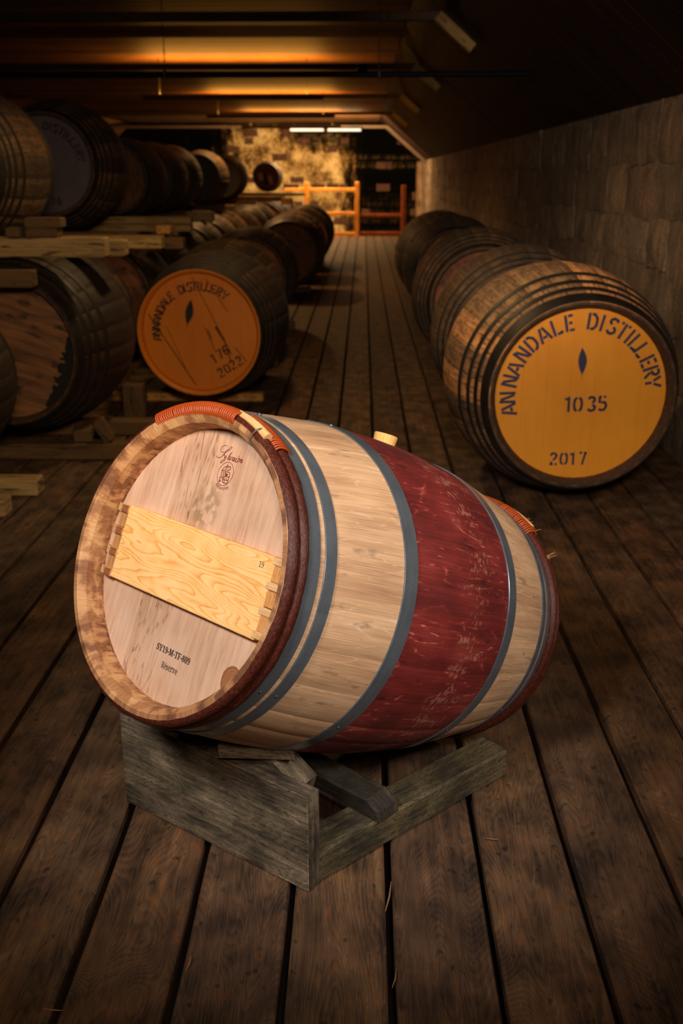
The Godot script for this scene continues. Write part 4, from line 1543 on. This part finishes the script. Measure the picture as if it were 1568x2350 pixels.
func casks() -> void:
	var b := deg_to_rad(1.0)
	# the yellow ended cask on the right
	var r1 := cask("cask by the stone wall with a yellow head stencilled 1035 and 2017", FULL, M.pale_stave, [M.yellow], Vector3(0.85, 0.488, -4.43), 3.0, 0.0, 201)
	var arc := [[191.6, 181.6, 168.5, 157.9, 146.0, 135.0, 124.0, 112.5, 102.0], [84.5, 76.4, 68.5, 59.5, 52.0, 45.0, 37.0, 26.5, 18.0, 9.7]]
	head_lettering(r1.get_node("head"), 0.345, arc, ["ANNANDALE", "DISTILLERY"], [
		["stencil_number", [["1", -0.13, -0.11, 1.0, 0.18], ["0", -0.02, -0.11, 1.0, 0.18], ["3", 0.14, -0.105, 1.0, 0.18], ["5", 0.27, -0.1, 1.0, 0.18]]],
		["stencil_year", [["2", -0.26, -0.765, 1.0, 0.155], ["0", -0.14, -0.765, 1.0, 0.155], ["1", -0.03, -0.765, 1.0, 0.155], ["7", 0.085, -0.76, 1.0, 0.155]]]], M.stencil, 0.19, 0.85, 0.0, [-0.01, 0.37, 0.36, 3.0])
	# the amber ended cask on the left
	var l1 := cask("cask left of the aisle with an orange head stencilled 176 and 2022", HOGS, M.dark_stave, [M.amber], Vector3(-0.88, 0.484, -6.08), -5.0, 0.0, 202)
	for c in l1.get_children():
		if String(c.name).begins_with("stave"):
			c.set_surface_override_material(1, M.amber)
	var roll := deg_to_rad(26.0)
	var arc2 := [[162.0, 155.0, 147.0, 139.5, 132.0, 124.0, 116.5, 109.0, 102.0], [87.0, 81.5, 75.5, 69.0, 63.5, 57.5, 51.0, 44.0, 36.0, 28.0]]
	head_lettering(l1.get_node("head"), 0.327, arc2, ["ANNANDALE", "DISTILLERY"], [
		["stencil_number", [["1", 0.0, -0.5, 4.0, 0.17], ["7", 0.13, -0.48, 4.0, 0.17], ["6", 0.26, -0.46, 4.0, 0.17]]],
		["stencil_year", [["2", 0.0, -0.77, 5.0, 0.17], ["0", 0.13, -0.755, 5.0, 0.17], ["2", 0.26, -0.74, 5.0, 0.17], ["2", 0.39, -0.725, 5.0, 0.17]]]], M.stencil_dark, 0.155, 0.78, roll, [-0.04, 0.36, 0.5, -38.0])
	var sc := begin()
	for q in [[0.006, -0.9, 0.3, -0.12, -0.92], [0.003, -0.6, 0.1, -0.28, -0.65], [0.004, -0.1, 0.92, 0.55, -0.4], [0.004, 0.14, 0.9, 0.5, 0.35], [0.012, 0.27, 0.1, 0.42, -0.14], [0.006, 0.42, -0.14, 0.52, -0.5], [0.004, 0.08, 0.1, 0.24, -0.3], [0.006, 0.13, 0.05, 0.2, -0.12], [0.005, 0.6, -0.25, 0.8, -0.5]]:
		add_stroke(sc, q[0], PackedVector2Array([Vector2(q[1], q[2]) * 0.327, Vector2(q[3], q[4]) * 0.327]))
	part("scratch", finish(sc), M.scratch, l1.get_node("head")).position.z = 0.0006
	# the big brown ended cask at the left edge, and the one in front of it
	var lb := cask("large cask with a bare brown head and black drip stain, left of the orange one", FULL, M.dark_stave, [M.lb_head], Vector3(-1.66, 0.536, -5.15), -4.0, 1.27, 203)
	lb.scale = Vector3.ONE * 0.94
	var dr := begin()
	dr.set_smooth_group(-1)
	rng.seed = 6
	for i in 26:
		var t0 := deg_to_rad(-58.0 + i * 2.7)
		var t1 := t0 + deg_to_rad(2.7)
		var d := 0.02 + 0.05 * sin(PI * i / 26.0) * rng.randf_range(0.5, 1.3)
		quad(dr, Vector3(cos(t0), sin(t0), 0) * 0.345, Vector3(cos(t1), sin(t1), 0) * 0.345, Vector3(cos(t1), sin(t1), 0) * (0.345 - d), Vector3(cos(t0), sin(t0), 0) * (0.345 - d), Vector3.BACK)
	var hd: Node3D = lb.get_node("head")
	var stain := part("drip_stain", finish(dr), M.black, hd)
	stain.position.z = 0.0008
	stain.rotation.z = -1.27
	again(lb, "dark cask cut off by the left edge, in front of the large brown headed cask", Vector3(-1.9, 0.475, -4.15), 3.0, 0.4, M.tan_head, 0.82)
	# upper tier, left
	var plain := cask("dark ridged cask on the upper tier at the left edge", HOGS, M.stave, [M.brown_head], Vector3(-2.12, 1.36, -5.55), 0.0, 0.0, 204)
	var t2 := cask("upper tier cask with a grey-black head and faint lettering", FULL, M.stave, [M.slate_head], Vector3(-2.17, 1.39, -7.6), 0.0, 0.0, 205)
	t2.scale = Vector3.ONE * 0.91
	head_lettering(t2.get_node("head"), 0.345, arc, ["ANNANDALE", "DISTILLERY"], [["stencil_number", [["1", -0.2, -0.75, 1.0, 0.16], ["2", -0.05, -0.75, 1.0, 0.16], ["7", 0.1, -0.75, 1.0, 0.16], ["6", 0.24, -0.75, 1.0, 0.16]]]], M.black, 0.17, 0.8, 0.0, [0.0, 0.36, 0.34, 3.0])
	var slim := cask("smaller upper tier cask with a brown head, just behind the grey-black headed one", SLIM, M.stave, [M.tan_head], Vector3(-2.05, 1.3, -9.05), 0.0, 0.3, 206)
	again(slim, "upper tier cask with a bright bare rim, third from the grey-black headed one", Vector3(-2.05, 1.3, -10.2), 0.0, 0.9, M.black_head)
	again(slim, "upper tier cask just in front of the black headed one", Vector3(-2.05, 1.3, -11.15), 2.0, 1.3, M.black_head)
	var bh := again(slim, "upper tier cask with a black head and a pale label, midway along the tier", Vector3(-2.05, 1.3, -13.4), 0.0, 0.1, M.black_head)
	var lab := slab("label", bh.get_node("head"), Vector3(0.1, 0.045, 0.001), Vector3(0.0, 0.2, 0.001), M.patch)
	lab.rotation.z = -0.2
	again(slim, "upper tier cask with a dark head, second from the far end of the tier", Vector3(-2.1, 1.3, -16.0), 0.0, 0.7, M.black_head)
	var lp := again(slim, "farthest upper tier cask, its head patched pale and black", Vector3(-2.12, 1.31, -23.4), 0.0, 0.0, M.tan_head)
	for q in [[-0.12, 0.03, 0.09, 0.16], [0.06, -0.09, 0.09, 0.18]]:
		slab("pale_patch", lp.get_node("head"), Vector3(q[2], q[3], 0.001), Vector3(q[0], q[1], 0.001), M.patch)
	slab("dark_patch", lp.get_node("head"), Vector3(0.1, 0.2, 0.001), Vector3(-0.03, -0.05, 0.0008), M.black)
	# lower tier, left of the aisle, behind the amber one
	var lows := [[-0.98, 7.3, "dark cask directly behind the orange headed one, left of the aisle"], [-1.0, 9.2, "dark cask second behind the orange headed one, left of the aisle"],
		[-0.86, 12.2, "cask beside the aisle with a plain brown head, midway down the left row"], [-0.9, 13.5, "cask just behind the plain brown headed one in the left row"],
		[-0.87, 15.0, "cask second behind the plain brown headed one in the left row"], [-0.87, 16.5, "last cask of the left row beside the aisle, nearest the balustrade"]]
	for i in lows.size():
		again(plain, lows[i][2], Vector3(lows[i][0], 0.484, -lows[i][1]), -2.0 + i, 0.35 * i, M.brown_head, 0.99)
	var seconds := [6.24, 7.7, 8.8, 9.9, 11.1, 12.4, 13.6, 15.0, 16.4, 17.8, 20.0, 21.6, 23.2]
	var order := ["first", "second", "third", "fourth", "fifth", "sixth", "seventh", "eighth", "ninth", "tenth", "eleventh", "twelfth", "last"]
	for i in seconds.size():
		again(plain, order[i] + " dark cask from the front in the row under the upper tier timbers", Vector3(-1.88, 0.484, -seconds[i]), 1.0, 0.5 * i, M.brown_head, 1.0, "second row casks under the upper tier")
	# right of the aisle, along the wall
	var rights := [[0.86, 5.56, "dark cask along the stone wall, directly behind the yellow headed one"], [0.84, 7.5, "dark cask along the stone wall, second behind the yellow headed one"],
		[0.86, 9.9, "dark cask along the stone wall, third behind the yellow headed one"], [0.83, 11.3, "farthest dark cask along the stone wall, nearest the balustrade"]]
	for i in rights.size():
		var c := again(r1, rights[i][2], Vector3(rights[i][0], 0.488, -rights[i][1]), -1.0 + i, 0.4 * i, M.brown_head)
		for k in c.get_children():
			var n := String(k.name)
			if n.begins_with("stave"):
				rng.seed = 900 + i * 50 + k.get_index()
				k.set_surface_override_material(0, M.stave[rng.randi_range(0, 4)])
			elif n == "head":
				for g in k.get_children():
					if not String(g.name).begins_with("head_board"):
						k.remove_child(g)
						g.free()

func dunnage() -> void:
	var v := "upper tier timbers"
	var f := "floor timbers under the casks"
	timber("long squared timber lying over the large brown headed cask at the left edge", Vector3(2.2, 0.088, 0.11), Vector3(-2.3, 1.005, -4.82), M.timber, v)
	timber("short timber end just right of the long timber over the brown headed cask", Vector3(0.24, 0.078, 0.12), Vector3(-1.3, 0.982, -5.12), M.timber, v)
	timber("upper block of the two chocks stacked on the long left timber", Vector3(0.17, 0.046, 0.1), Vector3(-1.482, 1.115, -4.82), M.timber_dark, v, Vector3.ZERO, "chock", "chock")
	timber("lower block of the two chocks stacked on the long left timber", Vector3(0.15, 0.042, 0.1), Vector3(-1.492, 1.071, -4.82), M.timber_dark, v, Vector3.ZERO, "chock", "chock")
	timber("single small chock left of the stacked pair on the long timber", Vector3(0.08, 0.042, 0.1), Vector3(-1.62, 1.071, -4.82), M.timber_dark, v, Vector3.ZERO, "chock", "chock")
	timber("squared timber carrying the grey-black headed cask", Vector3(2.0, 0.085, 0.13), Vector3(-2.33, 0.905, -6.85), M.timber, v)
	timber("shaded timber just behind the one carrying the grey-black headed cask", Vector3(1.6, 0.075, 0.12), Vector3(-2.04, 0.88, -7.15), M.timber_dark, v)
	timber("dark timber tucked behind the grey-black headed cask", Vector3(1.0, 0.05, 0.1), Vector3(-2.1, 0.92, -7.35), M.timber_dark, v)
	timber("small wedge with a pale end, right of the grey-black headed cask", Vector3(0.1, 0.058, 0.22), Vector3(-1.41, 0.96, -7.4), M.timber_end, v, Vector3.ZERO, "wedge", "wedge")
	timber("pale timber under the brown headed upper tier casks", Vector3(1.7, 0.055, 0.13), Vector3(-2.22, 0.987, -8.3), M.timber, v)
	timber("lower timber of the pair under the brown headed upper tier casks", Vector3(1.7, 0.055, 0.13), Vector3(-2.22, 0.928, -8.3), M.timber, v)
	timber("short timber end under the black headed upper tier casks", Vector3(0.26, 0.09, 0.14), Vector3(-1.56, 0.951, -9.95), M.timber, v)
	timber("timber under the middle of the upper tier, behind the short timber end", Vector3(1.3, 0.06, 0.14), Vector3(-2.4, 0.936, -10.6), M.timber_dark, v)
	timber("far pale timber under the upper tier beside the patched cask", Vector3(1.5, 0.09, 0.14), Vector3(-2.1, 0.951, -18.0), M.timber, v)
	timber("long timber under the farthest patched upper tier cask", Vector3(1.6, 0.06, 0.14), Vector3(-2.1, 0.937, -23.1), M.timber_dark, v)
	timber("pale cut timber end on the far left row, below the balustrade rail", Vector3(0.16, 0.09, 0.5), Vector3(-1.2, 0.95, -16.4), M.timber_end, v)
	timber("weathered rail with a pale end across the top of the brown headed cask", Vector3(0.9, 0.075, 0.08), Vector3(-1.92, 0.885, -4.56), M.timber_dark, v)
	# on the floor
	timber("long floor timber in front of the large brown headed cask", Vector3(1.5, 0.078, 0.1), Vector3(-1.78, 0.04, -4.76), M.timber_dark, f)
	timber("second floor timber behind the long one, under the brown headed cask", Vector3(1.5, 0.078, 0.1), Vector3(-1.72, 0.04, -5.25), M.timber_dark, f)
	timber("floor timber end at the left edge, nearest the camera but one", Vector3(1.0, 0.072, 0.1), Vector3(-1.905, 0.037, -4.17), M.timber, f)
	timber("nearest floor timber, just a corner at the left edge", Vector3(1.0, 0.07, 0.1), Vector3(-1.95, 0.036, -3.88), M.timber, f)
	timber("floor timber with a pale end under the orange headed cask", Vector3(1.5, 0.05, 0.08), Vector3(-1.36, 0.026, -6.1), M.timber_end, f)
	timber("upright block between the brown headed and the orange headed casks", Vector3(0.11, 0.2, 0.14), Vector3(-1.3, 0.101, -5.62), M.timber_dark, f, Vector3.ZERO, "block", "block")
	timber("wedge with a pale sawn end lying on the floor timber", Vector3(0.09, 0.06, 0.2), Vector3(-1.39, 0.109, -4.85), M.timber_dark, f, Vector3(0, 0.2, 0), "wedge", "wedge")
	timber("tilted wedge leaning behind the pale ended wedge", Vector3(0.055, 0.11, 0.09), Vector3(-1.27, 0.135, -4.78), M.timber_dark, f, Vector3(0.1, 0.2, 0.5), "wedge", "wedge")
	for z in [7.3, 9.2, 12.2, 13.5, 15.0, 16.5]:
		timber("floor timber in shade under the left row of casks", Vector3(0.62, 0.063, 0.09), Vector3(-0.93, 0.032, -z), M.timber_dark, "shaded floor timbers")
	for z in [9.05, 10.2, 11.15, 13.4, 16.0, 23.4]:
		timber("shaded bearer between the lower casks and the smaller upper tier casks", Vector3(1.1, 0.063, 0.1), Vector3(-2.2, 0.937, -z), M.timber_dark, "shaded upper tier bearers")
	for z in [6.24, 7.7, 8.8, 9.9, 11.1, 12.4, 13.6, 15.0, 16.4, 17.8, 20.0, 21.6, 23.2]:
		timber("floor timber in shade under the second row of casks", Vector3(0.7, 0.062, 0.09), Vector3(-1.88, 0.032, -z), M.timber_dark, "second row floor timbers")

func balustrade() -> void:
	var b := thing("balustrade", "orange pine balustrade round the stair opening at the far end", "balustrade", Vector3(-0.2, 0, -24.15))
	for p in [[-1.11, 1.19], [0.05, 1.19], [1.12, 1.12]]:
		slab("post", b, Vector3(0.1, p[1], 0.1), Vector3(p[0], p[1] * 0.5, 0), M.new_pine if p[0] < 1.0 else M.dimmed_pine, 0.006)
	for r in [[-1.62, 0.0, 1.02], [-1.62, 0.0, 0.5], [-1.62, 0.0, 0.05]]:
		slab("rail", b, Vector3(r[1] - r[0], 0.075, 0.045), Vector3((r[0] + r[1]) * 0.5, r[2], 0.0), M.new_pine, 0.005)
	for y in [0.46, 0.06]:
		slab("rail", b, Vector3(1.0, 0.07, 0.045), Vector3(0.6, y, 0.0), M.dimmed_pine, 0.005)

func litter() -> void:
	var s := [["pale straw lying across a floor gap near the bottom left corner", Vector3(-0.525, 0.004, -1.31), Vector3(-0.49, 0.006, -1.305), 0.0015],
		["thin splinter standing in the floor gap right of the cradle", Vector3(0.05, 0.0, -1.56), Vector3(0.063, 0.012, -1.63), 0.002],
		["thin splinter lying on a gap edge at the bottom of the picture", Vector3(0.058, 0.002, -1.37), Vector3(0.066, 0.006, -1.41), 0.0016],
		["curled wood shaving beside the gap at the lower left", Vector3(-0.302, 0.002, -1.4), Vector3(-0.297, 0.008, -1.43), 0.0016],
		["small splinter on a gap right of the cradle rail", Vector3(0.265, 0.004, -1.78), Vector3(0.29, 0.005, -1.775), 0.0014]]
	for q in s:
		var st := begin()
		add_tube(st, PackedVector3Array([q[1], q[1].lerp(q[2], 0.5) + Vector3(0.002, 0.001, 0.002), q[2]]), PackedFloat32Array([q[3] * 0.5, q[3], q[3] * 0.4]), 5)
		var o := part("wood_splinter", finish(st), M.straw, self)
		tag(o, q[0], "splinter")
